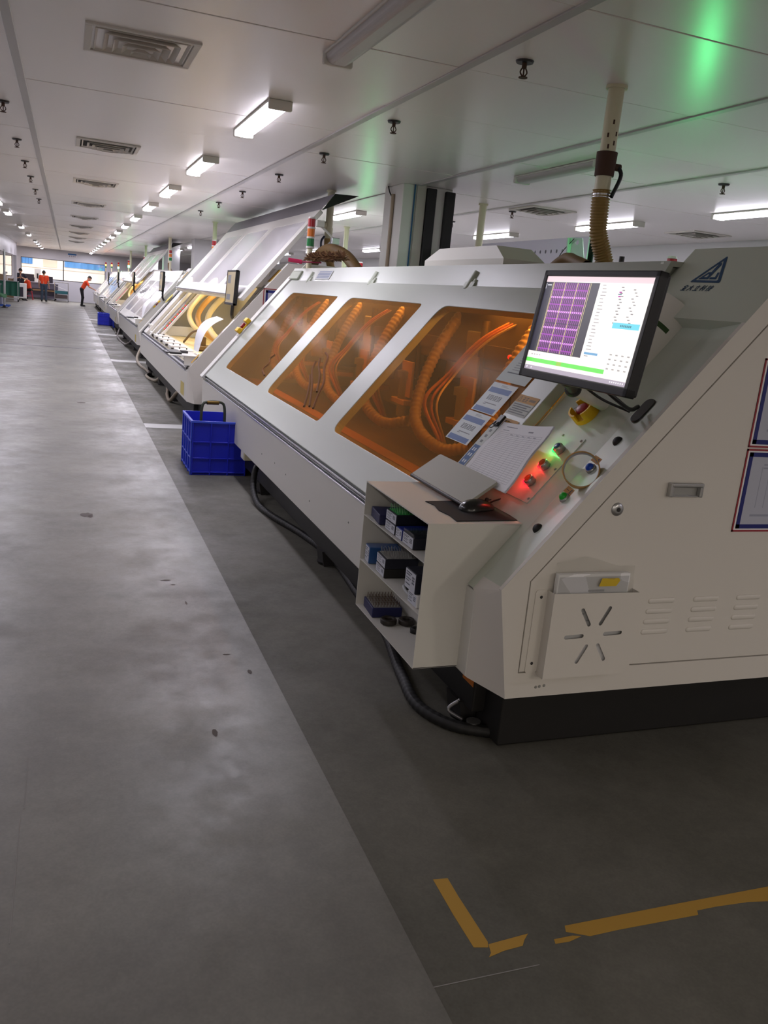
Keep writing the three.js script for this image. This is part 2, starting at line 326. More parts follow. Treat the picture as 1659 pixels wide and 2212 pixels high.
pillar(3.495, -17.7, 'plain white square pillar behind the second machine'); pillar(3.495, -26.1, 'far plain white pillar behind the third machine'); pillar(3.495, -34.5, 'farther plain white pillar behind the fourth machine'); pillar(3.495, -42.9, 'farthest plain white pillar behind the machine row');

// ---------- the drilling machines ----------
// local axes of a machine: x away from the aisle (0 = front sheet), y up, z towards the camera (0 = near end panel)
const A1 = 49.5 * Math.PI / 180, A2 = 51 * Math.PI / 180, LEN = 7.27;
const C = (s, z, o = 0) => V(Math.cos(A1) * s - Math.sin(A1) * o, 0.743 + Math.sin(A1) * s + Math.cos(A1) * o, z);          // end slope
const K = (s, z, o = 0) => V(Math.cos(A2) * s - Math.sin(A2) * o, 0.70 + Math.sin(A2) * s + Math.cos(A2) * o, z);            // cover slope
const dip = (z) => z > -0.23 ? z / 0.23 * 0.055 : -0.055;                                                                      // console surface below the end slope
function lay(o, a, p, tilt = 0) {         // turn an object so that x runs towards the camera, y up the slope, z out of it
  const m = new THREE.Matrix4().makeBasis(V(0, 0, 1), V(Math.cos(a), Math.sin(a), 0), V(-Math.sin(a), Math.cos(a), 0));
  o.quaternion.setFromRotationMatrix(m); if (tilt) o.rotateZ(tilt); o.position.copy(p); return o;
}
const onConsole = (o, s, z, off = 0, tilt = 0) => lay(o, A1, C(s, z, dip(z) + off), tilt);
const onCover = (o, s, z, off = 0, tilt = 0) => lay(o, A2, K(s, z, 0.02 + off), tilt);
const xy = (p) => [p.x, p.y];

const bolt = new THREE.SphereGeometry(0.006, 8, 6).scale(0.5, 1, 1);
const footGeo = [prism([[0.09, 0.1], [0.2, 0.1], [0.17, 0.0], [0.11, 0.0]], -0.07, 0.07), cyl(0.05, 0.06, 0.02, 0.14, 0.01, 0)];
function coverSlab(holes, s0, s1, z0, z1) {        // slab lying on the cover slope; shape x = s, y = -z
  const sh = roundRect(s0, s1, -z1, -z0, 0.012); for (const h of holes) sh.holes.push(roundRect(h[0], h[1], -h[3], -h[2], h[4] ?? 0.08, THREE.Path));
  const g = new THREE.ExtrudeGeometry(sh, { depth: 0.044, bevelEnabled: true, bevelSize: 0.004, bevelThickness: 0.004, bevelSegments: 2, curveSegments: 6 });
  const m = new THREE.Matrix4().makeBasis(V(Math.cos(A2), Math.sin(A2), 0), V(0, 0, -1), V(-Math.sin(A2), Math.cos(A2), 0)); m.setPosition(K(0, 0, -0.028));
  return g.applyMatrix4(m);
}
const shapeOnSlope = (sh, a, depth, p) => { const g = new THREE.ExtrudeGeometry(sh, { depth, bevelEnabled: false, curveSegments: 8 }); return g.applyMatrix4(new THREE.Matrix4().makeBasis(V(Math.cos(a), Math.sin(a), 0), V(0, 0, -1), V(-Math.sin(a), Math.cos(a), 0)).setPosition(p)); };
const frameOuter = (t) => [[0.069 + t, 0.306], [-0.006 + t, 0.735], xy(C(1.707, 0)), [1.84, 2.045], [1.84, 0.306]];

function makeMachine(name, label, { z0, x0 = 1.46, open = false, pane = M.amber, look = M.green, near = false, detail = true }) {
  const t = thing(name, label, 'drilling machine', [x0, 0, z0]);
  const coverIn = near ? -0.72 : -0.42, coverOut = near ? -7.05 : -6.95;
  // front sheet, rail, base
  mesh('front_panel', bx(0, 0.03, 0.306, 0.655, -LEN, -0.2, 0.006), M.white, t);
  mesh('guide_rail', [bx(-0.008, 0.03, 0.655, 0.668, -LEN + 0.15, coverIn, 0.002), bx(0.0, 0.05, 0.69, 0.703, -LEN + 0.15, coverIn, 0.003), bx(0.006, 0.012, 0.676, 0.679, -LEN + 0.15, coverIn)], M.alu, t);
  mesh('rail_groove', bx(0.012, 0.05, 0.66, 0.7, -LEN + 0.15, coverIn + 0.03), M.groove, t);
  mesh('base_frame', [bx(0.105, 0.24, 0.09, 0.31, -LEN + 0.15, -0.3, 0.008), bx(1.5, 1.65, 0.09, 0.31, -LEN + 0.15, -0.3), bx(0.16, 1.75, 0.01, 0.31, -0.36, -0.16, 0.01), bx(0.16, 1.75, 0.05, 0.31, -LEN + 0.1, -LEN + 0.3), bx(0.2, 1.7, 0.29, 0.305, -LEN, -0.1)], M.base, t);
  for (const z of [-0.45, -2.55, -4.5, -6.6]) { const f = mesh('foot', footGeo, M.darkSteel, t); f.position.z = z; }
  // near end: sheet with a flush door
  const doorPts = [[0.109, 0.406], [0.106, 0.766], [0.955, 1.743], [1.09, 1.898], [1.7, 1.898], [1.7, 0.406]];
  mesh('end_panel', prism(frameOuter(0), -0.02, 0, near ? [holeOf(doorPts)] : []), M.door, t);
  if (near) {
    const inner = [[0.114, 0.411], [0.111, 0.764], [0.957, 1.736], [1.093, 1.892], [1.694, 1.892], [1.694, 0.411]];
    const door = mesh('door', prism(inner, -0.018, 0, [], 0.0015), M.door, t);
    mesh('seal', prism(doorPts, -0.03, -0.021), M.black, t);
    const h = mesh('door_handle', [bx(0.635, 0.65, 1.088, 1.142, 0, 0.022, 0.004), bx(0.772, 0.787, 1.088, 1.142, 0, 0.022, 0.004), bx(0.64, 0.782, 1.126, 1.142, 0.004, 0.024, 0.005), bx(0.64, 0.782, 1.088, 1.094, 0, 0.014, 0.002)], M.steel, door); h.userData.label = 'brushed metal recessed handle';
    mesh('handle_recess', bx(0.65, 0.772, 1.094, 1.126, 0.0005, 0.002), std(0xa9a9a6, 0.35, 0.6), door);
    const lk = mesh('lock', lathe([[0, 0.008], [0.012, 0.009], [0.016, 0.007], [0.024, 0.005], [0.0255, 0]]).rotateX(Math.PI / 2).translate(0.428, 1.036, 0), M.steel, door); lk.userData.label = 'round chrome key lock';
    mesh('keyhole', [cyl(0.008, 0.008, 0.003, 0.428, 1.036, 0.009, 'z', 12)], M.darkSteel, door);
    const louver = new THREE.CapsuleGeometry(0.011, 0.105, 4, 10).rotateZ(Math.PI / 2).scale(1, 1, 0.45);
    for (const cx of [0.703, 0.918, 1.133, 1.348]) for (let k = 0; k < 4; k++) { const l = mesh('louver', louver, M.door, door); l.position.set(cx - 0.003 * k, 0.672 - k * 0.0425, 0); }
    for (const [x, y] of [[0.195, 0.345], [0.21, 0.347], [0.23, 0.349]]) { const b = mesh('rivet', bolt, M.grey, t); b.rotation.y = Math.PI / 2; b.position.set(x, y, 0.001); }
  }
  mesh('end_panel', prism(frameOuter(0), -LEN - 0.01, -LEN + 0.01), M.white, t);
  // chamfered corner below, console above it, logo hood on top
  const bil = (a, b, c, d) => sheet((u, v) => a.clone().lerp(b, u).lerp(d.clone().lerp(c, u), v), 6, 6);
  mesh('corner_panel', [bil(V(0.069, 0.306, 0), V(-0.006, 0.735, 0), V(0.002, 0.63, -0.2), V(0.004, 0.306, -0.2)), quads([[V(-0.006, 0.735, 0), C(0, 0, 0), C(0, -0.23, -0.055)], [V(-0.006, 0.735, 0), C(0, -0.23, -0.055), C(-0.06, -0.23, -0.055)], [V(-0.006, 0.735, 0), C(-0.06, -0.23, -0.055), V(0.002, 0.63, -0.2)]])], M.door, t);
  const cIn = near ? -0.72 : -0.42, sTop = 1.31;
  mesh('console', quads([[C(0, 0, 0), C(sTop, 0, 0), C(sTop, -0.23, -0.055), C(0, -0.23, -0.055)], [C(-0.06, -0.23, -0.055), C(sTop, -0.23, -0.055), C(sTop, cIn - 0.02, -0.055), C(-0.06, cIn - 0.02, -0.055)],
    [C(sTop, 0, 0), C(sTop, cIn + 0.02, 0), C(sTop, cIn + 0.02, -0.055), C(sTop, -0.23, -0.055)]]), look, t);
  mesh('logo_hood', quads([[C(sTop, 0, 0), C(1.707, 0, 0), C(1.707, -0.65, 0), C(sTop, -0.65, 0)], [C(1.707, 0, 0), V(1.84, 2.045, 0), V(1.84, 2.045, -0.65), C(1.707, -0.65, 0)]]), look, t);
  mesh('hood_side', [prism([xy(C(sTop, 0)), xy(C(1.707, 0)), [1.84, 2.045], [1.84, 1.6], [1.2, 1.5]], -0.66, -0.65), prism([xy(K(1.15, 0, -0.02)), xy(K(1.5, 0, -0.02)), [0.98, 1.975], [1.84, 1.99], [1.84, 1.3]], cIn + 0.01, cIn + 0.03)], look, t);
  // upper shroud, back
  mesh('hood', prism([[0.905, 1.825], [0.985, 1.978], [1.84, 1.995], [1.84, 1.97], [1.0, 1.955], [0.925, 1.815]], -LEN, -0.648), near ? M.coverPaint : look, t);
  mesh('back_panel', bx(1.81, 1.84, 0.306, 1.99, -LEN, -0.02), M.white, t);
  // far rim of the cover opening
  mesh('far_rim', shapeOnSlope(roundRect(-0.02, 1.5, LEN - 0.17, LEN - 0.005, 0.01), A2, 0.05, K(0, 0, -0.02)), M.white, t);
  mesh('rim_seal', shapeOnSlope(roundRect(0.0, 1.46, -coverOut + 0.005, LEN - 0.165, 0.004), A2, 0.03, K(0, 0, -0.02)), M.groove, t);
  // inside
  mesh('work_table', [bx(0.05, 1.75, 0.6, 0.68, -LEN + 0.02, cIn), bx(0.14, 0.2, 0.68, 0.72, -LEN + 0.3, cIn - 0.1), bx(0.32, 0.40, 0.68, 0.76, -LEN + 0.3, cIn - 0.1)], open ? M.cream : std(0x77604a, 0.5, 0.3), t);
  mesh('inner_wall', quads([[V(0.03, 0.6, cIn), V(1.8, 0.6, cIn), V(1.8, 1.9, cIn), V(0.9, 1.8, cIn)], [V(1.79, 0.6, cIn), V(1.79, 1.96, cIn), V(1.79, 1.96, -LEN + 0.02), V(1.79, 0.6, -LEN + 0.02)]]), M.cream, t);
  // cover: slides up the slope when the machine is opened
  const up = open ? 1.03 : 0;
  const zs3 = near ? [[-2.59, -0.92], [-4.53, -2.91], [-6.55, -4.86]] : [[-2.4, -0.62], [-4.4, -2.72], [-6.4, -4.72]];
  const cover = mesh('cover', coverSlab(zs3.map(([a, b]) => [0.21, 1.285, a, b, [0.06, 0.06, 0.11, 0.11]].slice(0, 4).concat([[0.05, 0.05, 0.1, 0.1]])), 0.02, 1.45, coverOut, coverIn), near ? M.coverPaint : M.white, t);
  for (const [a, b] of zs3) mesh('window_pane', shapeOnSlope(roundRect(0.205, 1.29, -b, -a, 0.05), A2, 0.004, K(0, 0, 0.012)), pane, cover);
  if (open) {
    cover.position.copy(K(up, 0.35, 0.1).sub(K(0, 0)));
    const hz0 = coverOut, hz1 = coverIn + 0.05, a = K(1.45, 0, 0.02), b = K(1.70, 0, 0.02), d = V(b.x + 0.3, b.y + 0.012, 0);
    mesh('cover_lip', quads([[V(a.x, a.y, hz0), V(a.x, a.y, hz1), V(b.x, b.y, hz1), V(b.x, b.y, hz0)], [V(b.x, b.y, hz0), V(b.x, b.y, hz1), V(d.x, d.y, hz1), V(d.x, d.y, hz0)]]), std(0x77757a, 0.45), cover);
    mesh('lip_end', quads([[V(a.x + 0.01, a.y - 0.01, hz1), V(d.x, d.y, hz1), V(b.x, b.y, hz1)]]), M.black, cover);
    mesh('cover_handle', [tube([K(0.03, hz0 + 0.25, 0.05), K(0.03, hz1 - 0.5, 0.05)], 0.018, 4, 10), ...[hz0 + 0.3, (hz0 + hz1) / 2, hz1 - 0.6].map((z) => bx(-0.012, 0.012, -0.03, 0.03, -0.012, 0.012).translate(...K(0.03, z, 0.03).toArray()))], M.alu, cover);
  }
  if (!near) { const l1 = mesh('warning_label', new THREE.PlaneGeometry(0.16, 0.2), M.tapeY, t); lay(l1, A1, C(1.5, -0.12, 0.003)); const l2 = mesh('warning_label', new THREE.PlaneGeometry(0.09, 0.14), M.tapeY, t); lay(l2, A1, C(0.12, -0.12, 0.003)); 
    const l3 = mesh('warning_label', new THREE.PlaneGeometry(0.34, 0.16).rotateY(-Math.PI / 2), std(0xcbb970, 0.7), t); l3.position.set(-0.002, 0.42, -0.62);
    const g1 = mesh('grille', new THREE.PlaneGeometry(0.07, 0.2), M.greyDark, t); lay(g1, A1, C(1.25, -0.16, 0.004)); }
  return t;
}

// ---------- the nearest machine ----------
const m1 = makeMachine('drilling_machine', 'nearest white drilling machine, closed under a sloping cover with three amber windows', { z0: -2.5, near: true });
const strokes = (g, x, y, w, h, list, lw) => { g.lineWidth = lw; g.lineCap = 'butt'; for (const l of list) { g.beginPath(); for (let i = 0; i < l.length; i += 2) { const X = x + l[i] * w - 0.22 * (l[i + 1] - 1) * h, Y = y + l[i + 1] * h; i ? g.lineTo(X, Y) : g.moveTo(X, Y); } g.stroke(); } };
const GLYPH = {   // plain stroke drawings of the characters printed on the machine
  jin: [[0.5, 0, 0.05, 0.35], [0.5, 0, 0.95, 0.35], [0.25, 0.38, 0.75, 0.38], [0.15, 0.6, 0.85, 0.6], [0.5, 0.3, 0.5, 0.95], [0.25, 0.7, 0.35, 0.85], [0.75, 0.7, 0.65, 0.85], [0.02, 0.95, 0.98, 0.95]],
  da: [[0.05, 0.33, 0.95, 0.33], [0.5, 0, 0.48, 0.4, 0.05, 1], [0.5, 0.4, 0.95, 1]],
  li: [[0.5, 0, 0.5, 0.2], [0.1, 0.25, 0.9, 0.25], [0.3, 0.38, 0.38, 0.8], [0.72, 0.38, 0.6, 0.9], [0.02, 0.95, 0.98, 0.95]],
  ke: [[0.4, 0, 0.1, 0.12], [0.02, 0.3, 0.48, 0.3], [0.26, 0.08, 0.26, 1], [0.26, 0.35, 0.03, 0.7], [0.26, 0.35, 0.48, 0.6], [0.58, 0.12, 0.7, 0.25], [0.56, 0.36, 0.68, 0.48], [0.5, 0.7, 1, 0.6], [0.82, 0, 0.82, 1]],
  ji: [[0.02, 0.25, 0.42, 0.25], [0.22, 0, 0.22, 0.95, 0.1, 0.9], [0.02, 0.62, 0.42, 0.5], [0.48, 0.22, 1, 0.22], [0.74, 0, 0.74, 0.45], [0.52, 0.45, 0.95, 0.45, 0.5, 1], [0.58, 0.55, 1, 1]],
};
{ // the blue triangular emblem and the name under it, printed on the logo hood: cut as thin film
  const film = std(0x123f66, 0.5);
  const tri = (p, r) => { const s = new THREE.Shape(); for (let i = 0; i < p.length; i++) { const a = p[i], b = p[(i + 1) % p.length], c = p[(i + p.length - 1) % p.length]; const k = (f, g) => { const L = Math.hypot(g[0] - f[0], g[1] - f[1]); return [f[0] + (g[0] - f[0]) * r / L, f[1] + (g[1] - f[1]) * r / L]; }; const s0 = k(a, c), s1 = k(a, b); i ? s.lineTo(...s0) : s.moveTo(...s0); s.quadraticCurveTo(...a, ...s1); } s.closePath(); return s; };
  // coordinates x towards the camera, y up the slope
  const P = [[0, 0], [0.183, -0.001], [0.088, 0.152]].map(([x, y]) => [x, y]);
  const outer = tri(P, 0.012), cen = [0.088, 0.046], sh = P.map(([x, y]) => [cen[0] + (x - cen[0]) * 0.74, cen[1] + (y - cen[1]) * 0.74]);
  outer.holes.push(tri(sh, 0.008));
  const bar = poly([[0.078, 0.108], [0.088, 0.112], [0.098, 0.1], [0.094, 0.018], [0.078, 0.018]]);
  const lLeft = poly([[0.036, 0.018], [0.078, 0.018], [0.08, 0.03], [0.058, 0.03], [0.068, 0.046], [0.082, 0.046], [0.082, 0.058], [0.062, 0.058]]);
  const lRight = poly([[0.1, 0.018], [0.142, 0.018], [0.128, 0.056], [0.116, 0.056], [0.125, 0.03], [0.1, 0.03]]);
  const g = [outer, bar, lLeft, lRight].map((s) => new THREE.ExtrudeGeometry(s, { depth: 0.0006, bevelEnabled: false }));
  const e = mesh('emblem', g, film, m1); lay(e, A1, C(1.507, -0.5, 0.0008)); e.userData.label = 'blue triangular emblem';
  const tt = canvasTex(640, 128, (c, w, h) => { c.clearRect(0, 0, w, h); c.strokeStyle = '#12344f'; ['jin', 'da', 'li', 'ke', 'ji'].forEach((k, i) => strokes(c, 20 + i * 118, 10, 92, 104, GLYPH[k], 15)); });
  const n = mesh('printed_name', new THREE.PlaneGeometry(0.2, 0.038), new THREE.MeshStandardMaterial({ map: tt, transparent: true, roughness: 0.6 }), m1); lay(n, A1, C(1.474, -0.42, 0.0012)); n.userData.label = 'row of five blue characters';
}
// hinges of the cover
for (const z of [-2.48, -4.36, -6.35]) { const h = mesh('hinge', [tube([V(0, -0.055, 0), V(0, 0.075, 0)], 0.03, 2, 12), tube([V(0, -0.05, 0.045), V(0, 0.02, 0.055)], 0.022, 2, 10), bx(-0.02, 0.02, -0.05, 0.0, -0.06, 0.08, 0.004)], std(0x9fa592, 0.5), m1); h.position.set(0.93, 1.86, z); h.rotation.z = -0.5; }
mesh('hinge_cover', bx(-0.03, 0.04, -0.05, 0.07, -0.2, 0.2, 0.02).rotateZ(-0.5).translate(0.94, 1.88, -7.0), std(0x8d9380, 0.5), m1);
{ const t = canvasTex(128, 64, (g, w, h) => { g.fillStyle = '#c9cac8'; g.fillRect(0, 0, w, h); g.fillStyle = '#7f8aa4'; for (let i = 0; i < 5; i++) { g.fillRect(8, 6 + i * 11, 112, 6); } });
  const p = mesh('notice', new THREE.PlaneGeometry(0.5, 0.1), new THREE.MeshStandardMaterial({ map: t, roughness: 0.8 }), m1); lay(p, Math.atan2(0.153, 0.08), V(0.942, 1.905, -5.9)); p.rotateX(0); }
// screws on the front sheet
for (const [y, z] of [[0.46, -3.55], [0.44, -4.0], [0.5, -1.75], [0.42, -2.55], [0.45, -3.2]]) { const b = mesh('screw', bolt, M.grey, m1); b.position.set(-0.001, y, z); }
// orange labels on the black base
for (const [z, x] of [[-3.02, 0.104], [-1.83, 0.104], [-4.7, 0.104]]) mesh('orange_label', bx(x - 0.001, x, 0.235, 0.3, z - 0.05, z + 0.05), M.orange, m1);
mesh('orange_label', bx(0.103, 0.104, 0.2, 0.3, -0.41, -0.31), M.orange, m1);
mesh('lever', [tube([[0.1, 0.1, -0.4], [0.06, 0.05, -0.42], [0.1, 0.03, -0.36]], 0.008, 14, 6), cyl(0.02, 0.03, 0.05, 0.12, 0.03, -0.3)], M.steel, m1);

// console fittings
const bezel = lathe([[0.012, 0.0], [0.021, 0.0], [0.021, 0.008], [0.017, 0.013], [0.012, 0.013]]).rotateX(Math.PI / 2);
const dome = new THREE.SphereGeometry(0.017, 20, 12, 0, 6.3, 0, Math.PI / 2).scale(1, 0.95, 1).rotateX(Math.PI / 2).translate(0, 0, 0.012);
function button(s, z, mat, label) { const b = mesh('button_bezel', bezel, M.steel, m1); onConsole(b, s, z); const d = mesh('push_button', dome, mat, b); d.userData.label = label; return b; }
button(0.418, -0.147, M.greenBtn, 'green push button'); button(0.568, -0.149, M.blueBtn, 'blue push button');
const plug = new THREE.SphereGeometry(0.021, 20, 10, 0, 6.3, 0, Math.PI / 2).scale(1, 0.85, 1).rotateX(Math.PI / 2);
for (const [s, z] of [[0.712, -0.142], [0.264, -0.146]]) { const p = mesh('hole_plug', plug, M.rubber, m1); onConsole(p, s, z); }
{ const slot = roundRect(-0.026, 0.026, -0.055, 0.055, 0.026); const g = mesh('cable_port', new THREE.ExtrudeGeometry(slot, { depth: 0.012, bevelEnabled: true, bevelSize: 0.004, bevelThickness: 0.004, bevelSegments: 2 }), M.gloss, m1); onConsole(g, 0.866, -0.15, -0.004); }
function orangeTag(s, z, w, h, tilt, words) { const t = canvasTex(128, 48, (g, W, H2) => { g.fillStyle = '#a87322'; g.fillRect(0, 0, W, H2); g.fillStyle = '#3a2408'; g.fillRect(10, 22, 24, 4); for (let i = 0; i < words; i++) { g.fillRect(42 + i * 26, 10, 20, 5); g.fillRect(42 + i * 26, 20, 20, 5); g.fillRect(42 + i * 26, 30, 20, 6); g.fillRect(50 + i * 26, 8, 5, 32); } });
  const p = mesh('orange_label', new THREE.PlaneGeometry(w, h), new THREE.MeshStandardMaterial({ map: t, roughness: 0.6 }), m1); onConsole(p, s, z, 0.0015, tilt); }
orangeTag(0.448, -0.135, 0.1, 0.028, -0.16, 3); orangeTag(0.607, -0.143, 0.1, 0.028, -0.16, 3);
// emergency stop in its yellow guard
{ const g = new THREE.Group(); g.name = 'emergency_stop'; m1.add(g); onConsole(g, 0.80, -0.475);
  const wall = []; for (let k = 0; k < 44; k++) { const a = k / 44 * 6.2832; const q = (a % 2.0944) / 2.0944; if (q > 0.34 && q < 0.62) wall.push([a, 0.02]); else wall.push([a, 0.052]); }
  const ring = []; for (let k = 0; k < 44; k++) { const [a, h0] = wall[k], b = a + 6.2832 / 44, h = h0, r0 = 0.058, r1 = 0.05, P = (r, t, y) => V(Math.cos(t) * r, Math.sin(t) * r, y);
    ring.push([P(r0, a, 0), P(r0, b, 0), P(r0, b, h), P(r0, a, h)], [P(r1, b, 0), P(r1, a, 0), P(r1, a, h), P(r1, b, h)], [P(r0, a, h), P(r0, b, h), P(r1, b, h), P(r1, a, h)]);
    const hn = wall[(k + 1) % 44][1]; if (hn !== h) ring.push([P(r0, b, Math.min(h, hn)), P(r1, b, Math.min(h, hn)), P(r1, b, Math.max(h, hn)), P(r0, b, Math.max(h, hn))]); }
  mesh('guard', [quads(ring), cyl(0.058, 0.058, 0.006, 0, 0.003, 0, 'y', 32).rotateX(Math.PI / 2)], M.yellow, g);
  mesh('button', lathe([[0, 0.05], [0.02, 0.049], [0.027, 0.044], [0.028, 0.034], [0.02, 0.03], [0.014, 0.026], [0.014, 0]]).rotateX(Math.PI / 2), M.red, g);
}
{ const pl = mesh('button_plate', shapeOnSlope(roundRect(0.34, 0.69, 0.35, 0.67, 0.008), A1, 0.004, C(0, 0, -0.055)), M.green, m1);
  for (const [s, z] of [[0.675, -0.365], [0.675, -0.5], [0.36, -0.365], [0.52, -0.365]]) { const b = mesh('screw', bolt, M.grey, pl); lay(b, A1, C(s, z, -0.05)); b.rotateY(Math.PI / 2); }
  const lit = [[0.605, 0x10307c, 0x18e060, 'blue lit button'], [0.515, 0x8a1216, 0xff2030, 'red lit button'], [0.428, 0xb0521a, 0xff1830, 'orange lit button']];
  for (const [s, c, glow, l] of lit) { const h = new THREE.Group(); h.name = 'lit_button'; m1.add(h); lay(h, A1, C(s, -0.43, -0.051)); h.userData.label = l;
    mesh('sleeve', lathe([[0.013, 0.002], [0.0225, 0.002], [0.0225, 0.024], [0.019, 0.03], [0.015, 0.03]]).rotateX(Math.PI / 2), M.steel, h); mesh('cap', lathe([[0, 0.033], [0.014, 0.033], [0.017, 0.028], [0.017, 0.02]]).rotateX(Math.PI / 2), std(c, 0.3), h);
    mesh('led_lamp', new THREE.SphereGeometry(0.008, 10, 8).translate(-0.034, -0.012, 0.007), std(glow, 0.4, 0, { emissive: glow, emissiveIntensity: 2.5 }), h);
    const L = new THREE.PointLight(glow, 0.009); L.position.copy(C(s - 0.012, -0.464, -0.024)).add(V(1.46, 0, -2.5)); L.shadow.radius = 0.3; L.name = 'led_light'; scene.add(L); } }
{ const t = canvasTex(64, 64, (g) => { g.fillStyle = '#c4c8c2'; g.fillRect(0, 0, 64, 64); g.strokeStyle = '#8d918c'; g.lineWidth = 5; g.beginPath(); g.arc(32, 32, 22, 0, 7); g.stroke(); g.beginPath(); g.moveTo(20, 34); g.lineTo(44, 26); g.stroke(); });
  const p = mesh('stop_label', new THREE.CircleGeometry(0.034, 24), new THREE.MeshStandardMaterial({ map: t, roughness: 0.7 }), m1); onConsole(p, 0.8, -0.57, 0.001); }
// curved white guard behind the monitor, with slots
{ const R = 0.21, zc = -0.6, prof = (a) => [zc + R * Math.cos(a), -0.055 + 0.16 * Math.sin(a)];
  const g = mesh('curved_guard', [sheet((u, v) => { const [z, o] = prof(u * Math.PI * 0.9); return C(0.95 + 0.43 * v, z, o); }, 24, 3), sheet((u, v) => { const [z, o] = prof(u * Math.PI * 0.9); return C(1.38 - 0.004 * v, z, o - 0.006 * v); }, 24, 1)], M.white, m1);
  for (const s of [1.1, 1.25]) mesh('slot', sheet((u, v) => { const [z, o] = prof(0.2 + u * 0.55); return C(s + (v - 0.5) * 0.022, z, o + 0.0015); }, 8, 1), std(0x2e4a22, 0.7), g); }

// stickers on the cover and its rim
const blueSign = canvasTex(256, 200, (g, w, h) => { g.fillStyle = '#c8d0d2'; g.fillRect(0, 0, w, h); g.fillStyle = '#1c5296'; g.fillRect(14, 32, w - 36, 34); g.fillRect(14, h - 36, w - 36, 32); g.fillStyle = '#2c2c30'; for (let i = 0; i < 7; i++) { const x = 56 + i * 21; for (let k = 0; k < 4; k++) g.fillRect(x, 84 + k * 9, 17, 4); g.fillRect(x + (i % 2) * 8 + 2, 82, 4, 32); g.fillRect(x + 12, 84, 3, 28); } g.fillStyle = '#55565a'; g.fillRect(70, 134, 128, 5); g.fillRect(64, 143, 30, 4); g.fillStyle = '#9aa0a4'; g.fillRect(100, 10, 60, 5); g.fillRect(100, 18, 80, 4); });
const signMat = new THREE.MeshStandardMaterial({ map: blueSign, roughness: 0.55 });
for (const [s, z] of [[0.748, -1.102], [0.563, -1.108]]) { const p = mesh('notice', new THREE.PlaneGeometry(0.24, 0.178), signMat, m1); onCover(p, s, z, 0.0015); p.userData.label = 'white sticker with two blue bars'; }
{ const t = canvasTex(256, 256, (g, w, h) => { g.fillStyle = '#b9c2be'; g.fillRect(0, 0, w, h); g.fillStyle = '#7d8486'; for (let i = 0; i < 6; i++) g.fillRect(60, 90 + i * 16, 150 - i * 8, 5); g.fillStyle = '#30343a'; g.fillRect(40, 190, 120, 7); });
  const p = mesh('notice', new THREE.PlaneGeometry(0.29, 0.23), new THREE.MeshStandardMaterial({ map: t, roughness: 0.6 }), m1); onCover(p, 0.965, -1.085, 0.0015); }
const warn = (lines) => canvasTex(256, lines ? 160 : 64, (g, w, h) => { g.fillStyle = '#b3b5ae'; g.fillRect(0, 0, w, h); g.fillStyle = '#b5801c'; g.fillRect(0, 0, w, 60); g.strokeStyle = '#4a330a'; g.fillStyle = '#4a330a'; g.lineWidth = 4; g.beginPath(); g.moveTo(40, 12); g.lineTo(22, 48); g.lineTo(58, 48); g.closePath(); g.stroke(); for (let i = 0; i < 2; i++) { g.fillRect(76 + i * 36, 16, 28, 5); g.fillRect(76 + i * 36, 30, 28, 5); g.fillRect(88 + i * 36, 14, 5, 34); g.fillRect(76 + i * 36, 44, 28, 5); } g.fillStyle = '#6e5220'; g.fillRect(156, 22, 76, 18); g.fillStyle = '#5a5a5c'; for (let i = 0; i < lines; i++) g.fillRect(14 + (i % 3) * 8, 72 + i * 17, 220 - (i % 2) * 40, 8); });
{ const a = mesh('warning_label', new THREE.PlaneGeometry(0.175, 0.112), new THREE.MeshStandardMaterial({ map: warn(5), roughness: 0.6 }), m1); onCover(a, 0.752, -0.832, 0.0015);
  const b = mesh('warning_label', new THREE.PlaneGeometry(0.165, 0.043), new THREE.MeshStandardMaterial({ map: warn(0), roughness: 0.6 }), m1); onCover(b, 0.65, -0.83, 0.0015);
  const t = canvasTex(64, 256, (g, w, h) => { g.fillStyle = '#c4c9c4'; g.fillRect(0, 0, w, h); g.fillStyle = '#1e508a'; g.fillRect(6, 118, 52, 138); g.fillStyle = '#c9d2da'; for (const y of [132, 158, 190, 222]) { g.fillRect(18, y, 10, 14); g.fillRect(36, y, 10, 14); } g.fillStyle = '#707372'; for (const y of [40, 66, 92]) g.fillRect(22, y, 20, 12); g.fillStyle = '#101010'; g.fillRect(18, 0, 36, 26); });
  const c = mesh('key_label', new THREE.PlaneGeometry(0.07, 0.31), new THREE.MeshStandardMaterial({ map: t, roughness: 0.6 }), m1); onCover(c, 0.487, -0.905, 0.0015); }
// dents in the first and second amber windows
for (const pts of [[[0.55, -5.2, 0], [0.5, -5.24, 0], [0.45, -5.14, 0], [0.38, -5.17, 0], [0.33, -4.96, 0]], [[0.72, -3.94, 0], [0.69, -3.8, 0], [0.6, -3.68, 0], [0.48, -3.42, 0], [0.36, -3.3, 0], [0.28, -3.2, 0]], [[0.66, -3.95, 0], [0.6, -3.84, 0], [0.52, -3.62, 0], [0.4, -3.4, 0]], [[0.62, -3.98, 0], [0.55, -3.9, 0], [0.46, -3.68, 0], [0.36, -3.46, 0], [0.28, -3.3, 0]], [[0.5, -3.84, 0], [0.43, -3.68, 0], [0.33, -3.5, 0], [0.26, -3.4, 0]]])
  mesh('ripple', tube(pts.map(([s, z]) => K(s, z, 0.014)), 0.009, 24, 8), std(0x6a4018, 0.9), m1);
